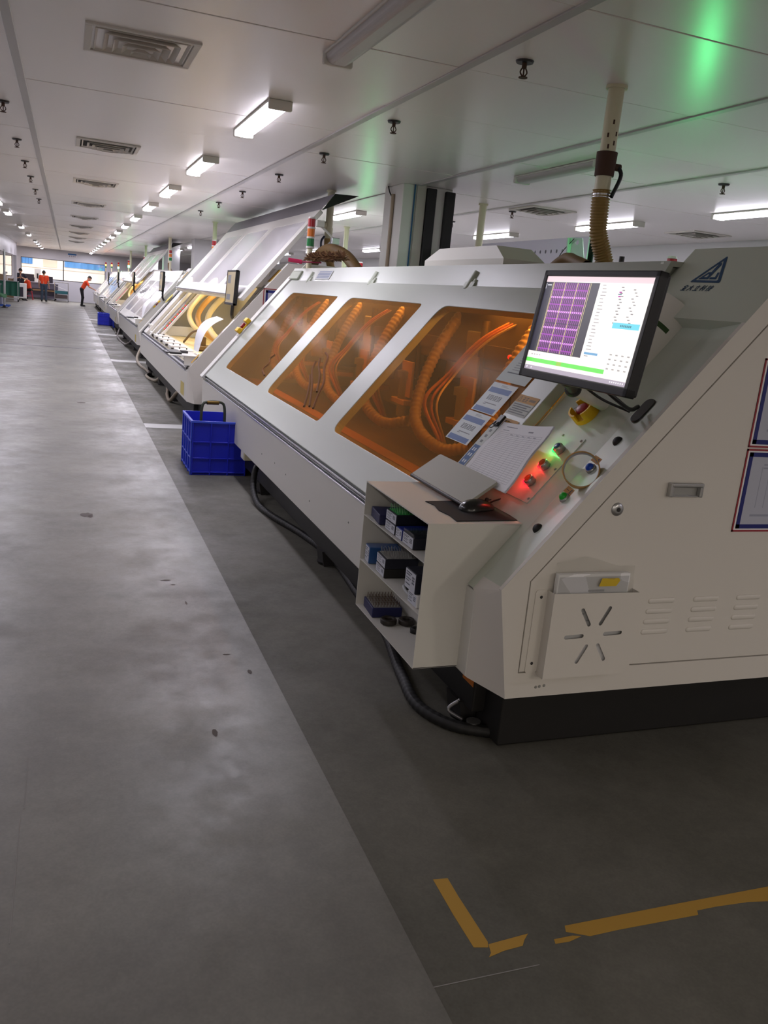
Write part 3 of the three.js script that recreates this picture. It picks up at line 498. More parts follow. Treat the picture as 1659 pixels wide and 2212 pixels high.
// posters in blue and red frames on the end door
function poster(x, y0, y1, w) { const g = new THREE.Group(); g.name = 'notice_frame'; m1.add(g);
  const t = canvasTex(256, 256, (c) => { c.fillStyle = '#b9bccb'; c.fillRect(0, 0, 256, 256); c.fillStyle = '#9a9db0'; for (let i = 0; i < 9; i++) c.fillRect(40 + i * 24, 40, 2, 150); c.fillRect(30, 214, 200, 8); c.fillRect(44, 30, 40, 5); c.fillRect(44, 42, 60, 5); });
  const f = (a, b, c2, d, m, n, z) => mesh(n, [bx(a, b, c2, c2 + m, 0, z), bx(a, b, d - m, d, 0, z), bx(a, a + m, c2, d, 0, z), bx(b - m, b, c2, d, 0, z)], n === 'blue_border' ? std(0x0e1a70, 0.5) : std(0x97222e, 0.5), g);
  f(x, x + w, y0, y1, 0.007, 'red_border', 0.003); f(x + 0.016, x + w - 0.016, y0 + 0.013, y1 - 0.013, 0.017, 'blue_border', 0.004);
  mesh('print', new THREE.PlaneGeometry(w - 0.05, y1 - y0 - 0.05).translate(x + w / 2, (y0 + y1) / 2, 0.0022), new THREE.MeshStandardMaterial({ map: t, roughness: 0.5 }), g);
  mesh('backing', bx(x, x + w, y0, y1, 0.0003, 0.0018), M.paper, g); }
poster(0.975, 0.949, 1.278, 0.47); poster(0.975, 1.284, 1.62, 0.47);

// what shows through the amber windows
const S1 = std(0xcfc19a, 0.45), S2 = std(0x2c2622, 0.5, 0.3), S3 = std(0xe0b040, 0.5);
mesh('gantry', [bx(0.95, 1.25, 1.35, 1.75, -7.0, -0.8, 0.02), bx(0.93, 0.95, 1.42, 1.5, -7.0, -0.8)], std(0x7d6a52, 0.5, 0.2), m1);
for (let k = 0; k < 6; k++) { const z = -1.35 - k * 1.02, g = new THREE.Group(); g.name = 'spindle_unit'; m1.add(g); g.position.set(1.06, -0.05, z);
  mesh('carriage', [bx(-0.08, 0.1, 1.12, 1.72, -0.16, 0.16, 0.015), bx(-0.13, -0.08, 1.3, 1.62, -0.1, 0.1, 0.01)], k % 2 ? S1 : S2, g);
  mesh('spindle', [cyl(0.055, 0.055, 0.34, -0.14, 1.1, 0), cyl(0.02, 0.045, 0.1, -0.14, 0.9, 0), cyl(0.075, 0.075, 0.05, -0.14, 1.24, 0)], M.steel, g);
  mesh('bracket', bx(-0.2, 0.08, 1.02, 1.06, -0.13, 0.13, 0.006), S3, g);
  mesh('cylinder', [cyl(0.03, 0.03, 0.22, -0.12, 1.58, 0.14), cyl(0.014, 0.014, 0.34, -0.12, 1.4, 0.14)], M.brass, g);
  mesh('cover_plate', bx(-0.16, -0.14, 1.08, 1.34, -0.06, 0.14, 0.004), S3, g); }
const hoseM = std(0xb8925a, 0.5);
for (let k = 0; k < 6; k++) { const z = -1.2 - k * 1.02;
  mesh('suction_hose', ribbed([[1.12, 1.8, z - 0.5], [0.9, 1.58, z - 0.42], [0.72, 1.25, z - 0.36], [0.62, 0.98, z - 0.2], [0.68, 0.86, z + 0.1], [0.8, 0.9, z + 0.25]], 0.036, 46, 0.004), hoseM, m1);
  for (const [dz, r, m] of [[0, 0.011, M.orange], [0.05, 0.009, std(0xb0582a, 0.5)], [0.09, 0.007, hoseM]]) mesh('cable', tube([[1.0, 1.68, z + 0.3 + dz], [0.84, 1.52, z + 0.12 + dz], [0.7, 1.3, z + 0.02 + dz], [0.58, 1.14, z + dz * 2], [0.64, 0.92, z + 0.14 + dz]], r, 30, 8), m, m1); }
mesh('side_hose', ribbed([[1.1, 1.8, -0.86], [0.86, 1.5, -0.9], [0.62, 1.2, -0.95], [0.36, 0.86, -1.0]], 0.04, 60, 0.004), S3, m1);
for (let k = 0; k < 11; k++) { const z = -1.3 - k * 0.5; mesh('work_plate', prism([[0.22, 0.685], [0.34, 0.7], [0.33, 0.72], [0.2, 0.7]], z - 0.16, z + 0.12), k % 2 ? std(0xd8b070, 0.5, 0.1) : std(0x6a543c, 0.5), m1); }
mesh('table_rail', [bx(0.45, 0.56, 0.72, 0.74, -6.9, -0.8), bx(0.38, 0.4, 0.72, 0.75, -6.9, -0.8)], std(0xd89048, 0.5), m1);
mesh('control_box', [bx(1.2, 1.6, 0.75, 1.3, -1.9, -1.4, 0.02), bx(1.1, 1.5, 0.75, 1.2, -3.3, -2.8, 0.02)], S2, m1);
mesh('indicator_led', new THREE.SphereGeometry(0.014, 8, 6).translate(0.86, 1.46, -1.74), std(0xff2020, 0.4, 0, { emissive: 0xff1a1a, emissiveIntensity: 3 }), m1);
{ mesh('lamp_strip', bx(0.94, 0.98, 1.77, 1.785, -2.2, -1.0), std(0xfff2d8, 0.4, 0, { emissive: 0xffe2b0, emissiveIntensity: 1 }), m1);
  for (const [z, w, k] of [[-1.6, 1.2, 105], [-4.5, 3.2, 36]]) { const L = new THREE.RectAreaLight(0xffe4bc, k, 0.05, w); L.position.set(1.46 + 0.96, 1.76, -2.5 + z); L.rotation.x = -Math.PI / 2; L.name = 'machine_work_light'; scene.add(L); } }

const W1 = (p) => p.add(V(1.46, 0, -2.5));
// ---------- monitor on its arm ----------
const screenTex = canvasTex(1280, 800, (g, w, h) => {
  const gr = g.createLinearGradient(0, 0, w, h); gr.addColorStop(0, '#f7dfe2'); gr.addColorStop(0.35, '#fffdf6'); gr.addColorStop(1, '#fff8f2'); g.fillStyle = gr; g.fillRect(0, 0, w, h);
  const X = (u) => u * w, Y = (v) => v * h;
  g.fillStyle = '#f3d8de'; g.fillRect(0, 0, w, Y(0.055));
  g.fillStyle = '#2a2838'; g.fillRect(0, Y(0.06), X(0.545), Y(0.74));
  g.fillStyle = '#5a0f6e'; g.fillRect(X(0.085), Y(0.065), X(0.365), Y(0.725));
  // board pattern: columns and rows of violet pads, yellow outlines
  for (let c = 0; c < 3; c++) for (let k = 0; k < 6; k++) { const x = X(0.092 + c * 0.122 + k * 0.0195); g.fillStyle = '#2c0838'; g.fillRect(x, Y(0.07), X(0.009), Y(0.72)); g.fillStyle = '#b63cc6'; g.fillRect(x + X(0.0098), Y(0.07), X(0.004), Y(0.72)); }
  const rows = [0.135, 0.21, 0.285, 0.36, 0.435, 0.53, 0.605, 0.68, 0.755]; rows.forEach((r, i) => { g.fillStyle = '#a02cb4'; g.fillRect(X(0.088), Y(r), X(0.36), Y(0.012)); if (i % 2 === 1 || i === 7) for (let k = 0; k < 18; k++) { g.fillStyle = '#f0b0f8'; g.fillRect(X(0.094 + k * 0.0199), Y(r - 0.004), X(0.009), Y(0.02)); } });
  g.fillStyle = '#3a0a4c'; g.fillRect(X(0.088), Y(0.482), X(0.36), Y(0.012));
  g.fillStyle = '#e8d498'; for (const x of [0.078, 0.087, 0.209, 0.331, 0.448, 0.462]) g.fillRect(X(x), Y(0.062), x === 0.209 || x === 0.331 ? X(0.006) : X(0.004), Y(0.735));
  g.fillStyle = '#d8d8e0'; g.fillRect(X(0.02), Y(0.085), X(0.045), Y(0.012)); g.fillRect(X(0.005), Y(0.07), X(0.006), Y(0.06));
  g.fillStyle = '#a8a0a4'; for (let i = 0; i < 22; i++) g.fillRect(X(0.575 + (i % 3) * 0.003), Y(0.075 + i * 0.033), X(0.03 + (i % 4) * 0.006), Y(0.008));
  for (let i = 0; i < 13; i++) { g.fillStyle = '#8b8688'; g.fillRect(X(0.745 + (i % 2) * 0.012), Y(0.09 + i * 0.028), X(0.022), Y(0.01)); g.fillRect(X(0.85 + (i % 3) * 0.015), Y(0.11 + i * 0.028), X(0.02), Y(0.009)); }
  g.fillStyle = '#b0189a'; g.fillRect(X(0.735), Y(0.135), X(0.022), Y(0.013)); g.fillRect(X(0.735), Y(0.175), X(0.022), Y(0.013)); g.fillStyle = '#5a7a8a'; g.fillRect(X(0.73), Y(0.155), X(0.03), Y(0.012)); 
  g.fillStyle = '#68d8ec'; g.fillRect(X(0.755), Y(0.425), X(0.225), Y(0.055)); g.fillStyle = '#357f90'; for (let i = 0; i < 7; i++) g.fillRect(X(0.82 + i * 0.014), Y(0.443), X(0.01), Y(0.02));
  g.fillStyle = '#6aa6d2'; g.fillRect(X(0.57), Y(0.735), X(0.125), Y(0.022));
  g.fillStyle = '#a9a4a4'; for (let i = 0; i < 16; i++) g.fillRect(X(0.8 + (i % 4) * 0.05), Y(0.72 + ((i / 4) | 0) * 0.045), X(0.02), Y(0.012));
  g.fillStyle = '#b8b0b2'; for (let i = 0; i < 4; i++) g.fillRect(X(0.04 + i * 0.028), Y(0.83), X(0.016), Y(0.01));
  g.fillStyle = '#6ce85a'; g.fillRect(0, Y(0.875), X(0.79), Y(0.042)); g.fillStyle = '#9ccf4a'; g.fillRect(X(0.33), Y(0.875), X(0.05), Y(0.04));
  g.fillStyle = '#b0a4b4'; g.fillRect(0, Y(0.955), w, Y(0.045)); g.fillStyle = '#f4f0f6'; g.fillRect(X(0.02), Y(0.965), X(0.012), Y(0.02)); g.fillRect(X(0.07), Y(0.967), X(0.01), Y(0.018)); for (let i = 0; i < 7; i++) g.fillRect(X(0.86 + i * 0.018), Y(0.968), X(0.01), Y(0.014));
});
function monitor(label, W, Hh, tex, bright) {
  const o = thing('monitor', label, 'monitor');
  const f = []; const b = 0.022; for (const [a, c, d, e] of [[-W / 2, W / 2, Hh / 2 - b, Hh / 2], [-W / 2, W / 2, -Hh / 2, -Hh / 2 + b * 1.4], [-W / 2, -W / 2 + b, -Hh / 2, Hh / 2], [W / 2 - b, W / 2, -Hh / 2, Hh / 2]]) f.push(bx(a, c, d, e, -0.03, 0.006, 0.004));
  mesh('bezel', f, M.black, o);
  mesh('screen', new THREE.PlaneGeometry(W - 2 * b, Hh - 2.4 * b).translate(0, b * 0.2, 0.001), new THREE.MeshStandardMaterial({ color: 0x0a0a0a, roughness: 0.3, emissive: 0xffffff, emissiveMap: tex, emissiveIntensity: bright }), o);
  mesh('shell', [bx(-W / 2 + 0.005, W / 2 - 0.005, -Hh / 2 + 0.005, Hh / 2 - 0.005, -0.045, -0.012, 0.008), bx(-W * 0.3, W * 0.3, -Hh * 0.3, Hh * 0.3, -0.065, -0.04, 0.01)], M.black, o);
  return o;
}
const n1 = V(-0.987, 0.15, 0.04).normalize();
function face(o, p, n) { const x = V(0, 1, 0).cross(n).normalize(), y = n.clone().cross(x); o.quaternion.setFromRotationMatrix(new THREE.Matrix4().makeBasis(x, y, n)); o.position.copy(p); }
{ const o = monitor('large lit black monitor with a violet board plan and a green bar', 0.66, 0.405, screenTex, 1.05); const p = V(1.70, 1.663, -2.605); face(o, p, n1);
  const L = new THREE.RectAreaLight(0xfff4f0, 1.0, 0.6, 0.34); L.position.copy(p).addScaledVector(n1, 0.02); L.lookAt(p.clone().addScaledVector(n1, -1)); L.lookAt(p.clone().addScaledVector(n1, 1)); L.rotateY(Math.PI); L.name = 'screen_light'; scene.add(L);
  // arm: parts of the monitor, modelled in its own axes
  const inv = new THREE.Matrix4().compose(o.position, o.quaternion, V(1, 1, 1)).invert(); const loc = (v) => v.clone().applyMatrix4(inv);
  const foot = W1(C(0.86, -0.42, -0.05)), k1 = V(1.86, 1.43, -2.86), k2 = V(1.74, 1.475, -2.72);
  mesh('arm_post', tube([loc(foot), loc(k1.clone().lerp(foot, 0.5)), loc(k1)], 0.024, 8, 14), M.white, o);
  mesh('arm', [tube([loc(k1), loc(k2)], 0.024, 6, 12), new THREE.SphereGeometry(0.034, 16, 12).translate(...loc(k1).toArray()), new THREE.SphereGeometry(0.03, 16, 12).translate(...loc(k2).toArray()), tube([loc(k2), loc(V(1.73, 1.56, -2.62))], 0.022, 4, 10)], M.darkSteel, o);
  mesh('cable', tube([loc(V(1.745, 1.5, -2.58)), loc(V(1.84, 1.43, -2.545)), loc(V(1.95, 1.39, -2.6)), loc(W1(C(0.86, -0.15, 0.0)))], 0.008, 30, 8), M.black, o);
  mesh('cable', tube([loc(V(1.77, 1.49, -2.75)), loc(V(1.86, 1.42, -2.68)), loc(W1(C(0.83, -0.17, 0.0)))], 0.005, 24, 8), M.black, o);
}
// ---------- shelf cabinet hung on the corner of the machine ----------
{ const o = thing('shelf_cabinet', 'white open sheet metal shelf box hanging on the front corner of the nearest machine', 'shelf', [1.27, 0.315, -2.78]);
  const side = [[0, 0], [0, 0.588], [0.403, 0.582], [0.197, 0.337], [0.197, 0]];
  mesh('side_panel', prism(side, -0.004, 0, [], 0.001), M.white, o); mesh('side_panel', prism(side, -0.714, -0.71), M.white, o);
  mesh('top_panel', [bx(0, 0.403, 0.584, 0.589, -0.712, 0.002), bx(0.403, 0.47, 0.586, 0.59, -0.7, 0.0)], M.white, o); mesh('bottom_panel', bx(0, 0.19, 0, 0.004, -0.712, 0), M.white, o);
  mesh('shelf', bx(0, 0.19, 0.222, 0.2255, -0.71, -0.004), M.white, o); mesh('shelf', bx(0, 0.27, 0.432, 0.4355, -0.71, -0.004), M.white, o);
  mesh('back_panel', [bx(0.186, 0.19, 0, 0.34, -0.71, -0.004), quads([[V(0.19, 0.337, -0.71), V(0.19, 0.337, -0.004), V(0.38, 0.575, -0.004), V(0.38, 0.575, -0.71)]])], M.white, o); }
const TOP = 0.905;
{ const o = tag(mesh('mouse_pad', new THREE.ExtrudeGeometry(poly([[0, 0], [0.27, 0.012], [0.285, 0.2], [0.27, 0.33], [0.0, 0.31], [0.012, 0.24], [-0.004, 0.16], [0.008, 0.08]]), { depth: 0.003, bevelEnabled: false }).rotateX(-Math.PI / 2), std(0x141315, 0.8)), 'worn black mouse pad with ragged edges on the shelf box', 'mouse pad'); o.position.set(1.397, TOP, -2.805); }
{ const o = thing('computer_mouse', 'glossy black computer mouse on the worn mouse pad', 'mouse', [1.57, TOP + 0.004, -2.985], 0.35);
  const g = new THREE.SphereGeometry(1, 28, 18, 0, 6.2832, 0, Math.PI / 2).scale(0.088, 0.04, 0.054); const p = g.attributes.position; for (let i = 0; i < p.count; i++) { const x = p.getX(i); p.setY(i, p.getY(i) * (1.05 - x * 2.2)); p.setZ(i, p.getZ(i) * (1 - 0.12 * Math.cos(x * 30))); } g.computeVertexNormals();
  mesh('body', g, M.gloss, o); mesh('wheel', cyl(0.009, 0.009, 0.006, 0.055, 0.034, 0, 'z', 14), M.darkSteel, o); mesh('button_split', bx(0.02, 0.082, 0.03, 0.0345, -0.0007, 0.0007), M.black, o);
  mesh('cord', tube([[0.085, 0.01, 0], [0.14, 0.03, 0.02], [0.2, 0.03, 0.1], [0.22, 0.012, 0.17], [0.16, 0.0, 0.19], [0.06, -0.02, 0.18], [0.1, -0.035, 0.19]].map(([x, y, z]) => [x, y, z - 0.02]), 0.0035, 50, 6), M.black, o); }
{ const o = tag(mesh('clip_board', shapeOnSlope(roundRect(0, 0.17, -0.29, 0.29, 0.012), 0.62, 0.012, V(0, 0, 0)), [M.greyBoard = std(0xa4a294, 0.6), M.darkSteel][0]), 'grey board with a dark edge leaning between shelf box and machine', 'board'); o.position.set(1.515, TOP + 0.012, -3.27);
  mesh('edge', [tube([V(-0.004, 0.006, -0.285), V(-0.004, 0.006, 0.285)], 0.008, 2, 8)], M.darkSteel, o); }
{ // log sheets under a clip on the rim of the cover
  const t = canvasTex(512, 420, (g, w, h) => { g.fillStyle = '#f0f0f4'; g.fillRect(0, 0, w, h); g.fillStyle = '#8e8f98'; g.fillRect(60, 26, 110, 5); g.fillRect(300, 40, 50, 8); g.fillRect(50, 52, 60, 4); g.strokeStyle = '#a9aab2'; g.lineWidth = 1.5; for (let i = 0; i < 24; i++) { const y = 70 + i * 13.4; g.beginPath(); g.moveTo(40, y); g.lineTo(w - 36, y); g.stroke(); } for (const x of [40, 130, 190, 250, 310, 370, 420, w - 36]) { g.beginPath(); g.moveTo(x, 70); g.lineTo(x, 380); g.stroke(); } g.fillStyle = '#9a9ba6'; g.fillRect(60, 396, 60, 4); g.fillRect(260, 396, 110, 4); for (let i = 0; i < 5; i++) g.fillRect(150 + i * 60, 76, 26, 5); });
  const P = (u, v, d) => W1(K(0.345 + 0.3 * v + 0.03 * u * v, -0.845 + 0.44 * u, 0.026 + d + 0.03 * u * u * (0.5 + v) - 0.004 * Math.sin(v * 9)));
  const o = thing('log_sheet', 'clipped stack of ruled white log sheets curling on the sloping cover', 'paper', W1(K(0.35, -0.9, 0.03)).toArray()); const off = o.position;
  mesh('top_sheet', sheet((u, v) => P(u, v, 0.006).sub(off), 14, 10), new THREE.MeshStandardMaterial({ map: t, roughness: 0.85, side: THREE.DoubleSide }), o);
  mesh('sheet_stack', [1, 2, 3].map((k) => sheet((u, v) => P(u * (1 + 0.006 * k), v, 0.006 - 0.0016 * k).sub(off), 10, 6)), M.paper, o);
  const c = mesh('clip', [bx(-0.02, 0.02, -0.03, 0.03, 0, 0.012, 0.003), tube([[-0.012, -0.01, 0.012], [-0.012, -0.05, 0.02], [0.012, -0.05, 0.02], [0.012, -0.01, 0.012]], 0.002, 16, 6)], M.black, o); lay(c, A2, W1(K(0.64, -0.87, 0.032)).sub(off)); }
// ---------- document pocket on the end door ----------
{ const o = thing('document_pocket', 'white sheet metal document pocket with a star of six slots on the end door', 'pocket', [1.6, 0.4, -2.5]);
  const front = poly([[0.045, 0], [0.424, 0.002], [0.414, 0.328], [0.044, 0.333]]);
  for (let k = 0; k < 6; k++) { const a = (k * 60 + 2) * Math.PI / 180, c = Math.cos(a), s = Math.sin(a), r0 = 0.05, r1 = 0.118, w = 0.0078, cx = 0.237, cy = 0.166, p = []; for (let i = 0; i <= 8; i++) { const b = -Math.PI / 2 + i / 8 * Math.PI; p.push([r1 + w * Math.cos(b), w * Math.sin(b)]); } for (let i = 0; i <= 8; i++) { const b = Math.PI / 2 + i / 8 * Math.PI; p.push([r0 + w * Math.cos(b), w * Math.sin(b)]); } front.holes.push(holeOf(p.map(([x, y]) => [cx + x * c - y * s, cy + x * s + y * c]))); }
  mesh('front_plate', prism(front, 0.048, 0.05), M.door, o);
  mesh('side_plate', [quads([[V(0.045, 0, 0), V(0.045, 0, 0.049), V(0.044, 0.333, 0.049), V(0.044, 0.333, 0)], [V(0.424, 0.002, 0.049), V(0.424, 0.002, 0), V(0.414, 0.328, 0), V(0.414, 0.328, 0.049)]]), bx(0.045, 0.424, 0, 0.002, 0, 0.049)], M.door, o);
  const fl = roundRect(-0.004, 0.045, 0.006, 0.333, 0.014); mesh('flange', prism(fl, 0.0005, 0.003), M.door, o);
  for (const y of [0.045, 0.305]) { const b = mesh('screw', bolt, M.darkSteel, o); b.rotation.y = -Math.PI / 2; b.position.set(0.02, y, 0.004); }
  const t = canvasTex(256, 200, (g, w, h) => { g.fillStyle = '#c9c9cc'; g.fillRect(0, 0, w, h); g.fillStyle = '#9c9ca0'; g.fillRect(110, 42, 60, 7); for (let i = 0; i < 5; i++) { g.fillRect(40, 74 + i * 22, 70, 5); g.fillRect(120, 74 + i * 22, 40, 5); } g.strokeStyle = '#aeaeb2'; g.strokeRect(34, 68, 160, 110); });
  const pb = thing('paper_bundle', 'bundle of papers in a clear plastic bag in the document pocket, yellow tab', 'papers', [1.65, 0.41, -2.488]);
  mesh('papers', bx(0.01, 0.32, 0, 0.39, 0, 0.022, 0.002), M.paper, pb); mesh('print', new THREE.PlaneGeometry(0.3, 0.24).translate(0.165, 0.26, 0.0226), new THREE.MeshStandardMaterial({ map: t, roughness: 0.7 }), pb);
  mesh('bag', sheet((u, v) => V(-0.004 + 0.345 * u, 0.12 + (0.315 + 0.02 * Math.sin(u * 5)) * v, 0.025 + 0.006 * Math.sin(u * 7 + v * 4) * v + (v > 0.85 ? 0.012 * Math.sin(u * 12) : 0)), 24, 14), phy(0xf4f4f2, 0.25, 0, { transmission: 0.93, thickness: 0, ior: 1.2 }), pb);
  mesh('yellow_tab', prism(poly([[0.18, 0.345], [0.19, 0.376], [0.262, 0.376], [0.27, 0.366], [0.256, 0.345]]), 0.0328, 0.0333), std(0xd2b228, 0.7), pb); }
// roll of tape hung over the blue button
{ const o = thing('tape_roll', 'tan cardboard ring hung over the blue push button on the console', 'tape roll'); const p = W1(C(0.524, -0.109, dip(-0.109) + 0.048)); face(o, p, V(-0.6, 0.3, 0.74).normalize());
  mesh('ring', lathe([[0.0635, -0.022], [0.0685, -0.022], [0.0685, 0.022], [0.0635, 0.022], [0.0635, -0.022]], 48).rotateX(Math.PI / 2), std(0xdcae70, 0.6), o);
  mesh('liner', lathe([[0.063, -0.0215], [0.063, 0.0215]], 48).rotateX(Math.PI / 2), std(0xa9aab2, 0.35, 0.2), o); }
// ---------- boxes of drills on the shelves ----------
const labelTex = canvasTex(128, 96, (g, w, h) => { g.fillStyle = '#c9ccd6'; g.fillRect(0, 0, w, h); g.fillStyle = '#555a66'; g.fillRect(10, 10, 70, 6); g.fillRect(10, 22, 52, 6); g.fillRect(10, 40, 60, 5); g.fillRect(10, 52, 44, 5); g.fillRect(10, 70, 56, 6); g.fillStyle = '#3c4050'; for (let i = 0; i < 9; i++) g.fillRect(86 + (i % 3) * 10, 20 + ((i / 3) | 0) * 14, 8, 10); });
const labelMat = new THREE.MeshStandardMaterial({ map: labelTex, roughness: 0.7 });
function drillBox(label, { x = 1.283, y, z0, z1, h, d = 0.15, mat = M.navyDark, lab = true, pins, turn = 0, group, lid }) {
  const o = thing('drill_box', label, 'box', [x, y, (z0 + z1) / 2], turn, group), w = Math.abs(z1 - z0) / 2;
  mesh('case', bx(0, d, 0, h, -w, w, 0.004), mat, o);
  if (lab) mesh('printed_label', new THREE.PlaneGeometry(2 * w - 0.006, h - 0.006).rotateY(-Math.PI / 2).translate(-0.0008, h / 2, 0), labelMat, o);
  if (pins) { const l = []; for (let i = 0; i < 9; i++) for (let j = 0; j < 6; j++) l.push(cyl(0.0016, 0.0016, 0.026, 0.014 + i * (d - 0.028) / 8, h + 0.012, -w + 0.012 + j * (2 * w - 0.024) / 5, 'y', 5)); const q = mesh('drill_pins', l, pins, o); mesh('pin_tray', bx(0.008, d - 0.008, h - 0.002, h + 0.0012, -w + 0.006, w - 0.006), pins === M.pinGreen ? std(0x2f9a48, 0.5) : M.grey, o); }
  if (lid) mesh('lid', bx(0.001, d, h, h + 0.012, -w, w, 0.004), M.clear, o);
  return o;
}
M.pinGreen = phy(0x9fd8a8, 0.2, 0, { transmission: 0.4, thickness: 0 }); M.pinGrey = std(0xa8a8a8, 0.3, 0.5); M.pinBrown = std(0x59402e, 0.5);
const sA = 0.752, sB = 0.542, sC = 0.32;
drillBox('open dark navy box at the left end of the top shelf', { y: sA, z0: -3.46, z1: -3.3, h: 0.045, lab: false, mat: M.navy, turn: -0.12 });
drillBox('lower labelled drill box of the stack on the top shelf', { y: sA, z0: -3.25, z1: -3.135, h: 0.044 });
drillBox('upper labelled drill box on the top shelf stack, with green drill pins', { y: sA + 0.045, z0: -3.25, z1: -3.13, h: 0.044, pins: M.pinGreen });
drillBox('small blue edged labelled drill box on the top shelf, right of the stack', { y: sA, z0: -3.125, z1: -3.055, h: 0.046, mat: std(0x1c2c86, 0.5) });
drillBox('white labelled drill box at the right end of the top shelf', { y: sA, z0: -3.045, z1: -2.93, h: 0.05, lid: true });
drillBox('pale blue plastic box standing at the left end of the middle shelf', { y: sB, z0: -3.475, z1: -3.4, h: 0.077, mat: phy(0x3f6cae, 0.2, 0, { transmission: 0.3, thickness: 0 }), turn: -0.1 });
drillBox('lower labelled drill box of the stack on the middle shelf', { y: sB, z0: -3.32, z1: -3.2, h: 0.042, mat: M.base, turn: -0.05 });
drillBox('upper labelled drill box of the middle shelf stack, with grey drill pins', { y: sB + 0.043, z0: -3.32, z1: -3.195, h: 0.044, pins: M.pinGrey, turn: -0.05 });
drillBox('white labelled box under the navy one at the right end of the middle shelf', { y: sB, z0: -2.93, z1: -2.84, h: 0.052, mat: M.paper });
drillBox('navy labelled box on top at the right end of the middle shelf', { x: 1.276, y: sB + 0.053, z0: -2.96, z1: -2.85, h: 0.082, d: 0.13 });
{ const o = thing('scraper', 'small white scraper with a black grip on the middle shelf', 'tool', [1.3, sB, -3.02]);
  mesh('blade', tube([[0.03, 0.03, -0.02], [-0.0, 0.03, 0.0], [-0.005, 0.02, 0.05], [0.01, 0.008, 0.1]], 0.006, 24, 8), std(0xb9bcc0, 0.4), o); mesh('grip', bx(0.02, 0.05, 0.004, 0.05, -0.035, -0.015, 0.006), M.black, o); }
drillBox('dark navy box with brown drill pins on the bottom shelf', { x: 1.29, y: sC, z0: -3.46, z1: -3.305, h: 0.046, lab: false, mat: M.navy, pins: M.pinBrown, d: 0.14, turn: -0.08 });
for (const [x, z, l] of [[1.335, -3.23, 'left dark plastic ring lying on the bottom shelf'], [1.415, -3.215, 'right dark plastic ring lying on the bottom shelf']]) { const o = tag(mesh('plastic_ring', lathe([[0.02, 0.003], [0.03, 0], [0.036, 0.004], [0.037, 0.02], [0.033, 0.026], [0.022, 0.026], [0.019, 0.02], [0.02, 0.003]], 30), std(0x2a241e, 0.5)), l, 'ring'); o.position.set(x, sC, z); }
{ const o = tag(mesh('tape_core', lathe([[0.012, 0], [0.024, 0], [0.025, 0.02], [0.013, 0.02], [0.012, 0]], 20), M.black), 'small black roll at the near end of the bottom shelf', 'roll'); o.position.set(1.42, sC, -3.12); }

// ---------- black hose on the floor ----------
{ const p = [[1.6, 0.27, -6.95], [1.5, 0.26, -6.85], [1.462, 0.12, -6.76], [1.455, 0.03, -6.55], [1.49, 0.026, -6.15], [1.6, 0.026, -5.62], [1.655, 0.026, -5.08], [1.61, 0.026, -4.42], [1.57, 0.026, -3.85], [1.46, 0.026, -3.3], [1.425, 0.026, -3.0], [1.5, 0.026, -2.83], [1.6, 0.028, -2.76], [1.75, 0.03, -2.7]];
  tag(mesh('floor_hose', ribbed(p, 0.025, 130, 0.0012, 12), M.rubber), 'thick black hose snaking on the floor along the nearest machine', 'hose'); }
// ---------- yellow floor marking ----------
{ const g1 = blob([[1.053, -1.985], [1.1, -1.98], [1.098, -1.9], [1.1, -1.709], [1.092, -1.69], [1.052, -1.7], [1.05, -1.83]]), g2 = blob([[1.098, -1.7], [1.228, -1.71], [1.205, -1.69], [1.19, -1.672], [1.13, -1.668], [1.078, -1.657], [1.09, -1.67]]), g3 = blob([[1.35, -1.712], [1.7, -1.712], [2.2, -1.708], [2.9, -1.706], [2.9, -1.652], [2.05, -1.652], [1.98, -1.665], [1.86, -1.672], [1.79, -1.672], [1.78, -1.655], [1.5, -1.66], [1.4, -1.658], [1.34, -1.69]]), g4 = blob([[1.29, -1.672], [1.35, -1.672], [1.375, -1.664], [1.33, -1.654], [1.285, -1.656]]);
  function blob(p) { return new THREE.ExtrudeGeometry(poly(p.map(([x, z]) => [x, -z])), { depth: 0.0008, bevelEnabled: false }).rotateX(-Math.PI / 2).translate(0, 0.0001, 0); }
  const o = thing('floor_tape', 'worn yellow corner marking tape stuck on the grey floor', 'floor tape', [0, 0, 0]);
  mesh('tape_strip', g1, M.tapeY, o); mesh('tape_strip', g2, M.tapeY, o); mesh('tape_strip', g3, M.tapeY, o); mesh('tape_scrap', g4, M.tapeY, o); }
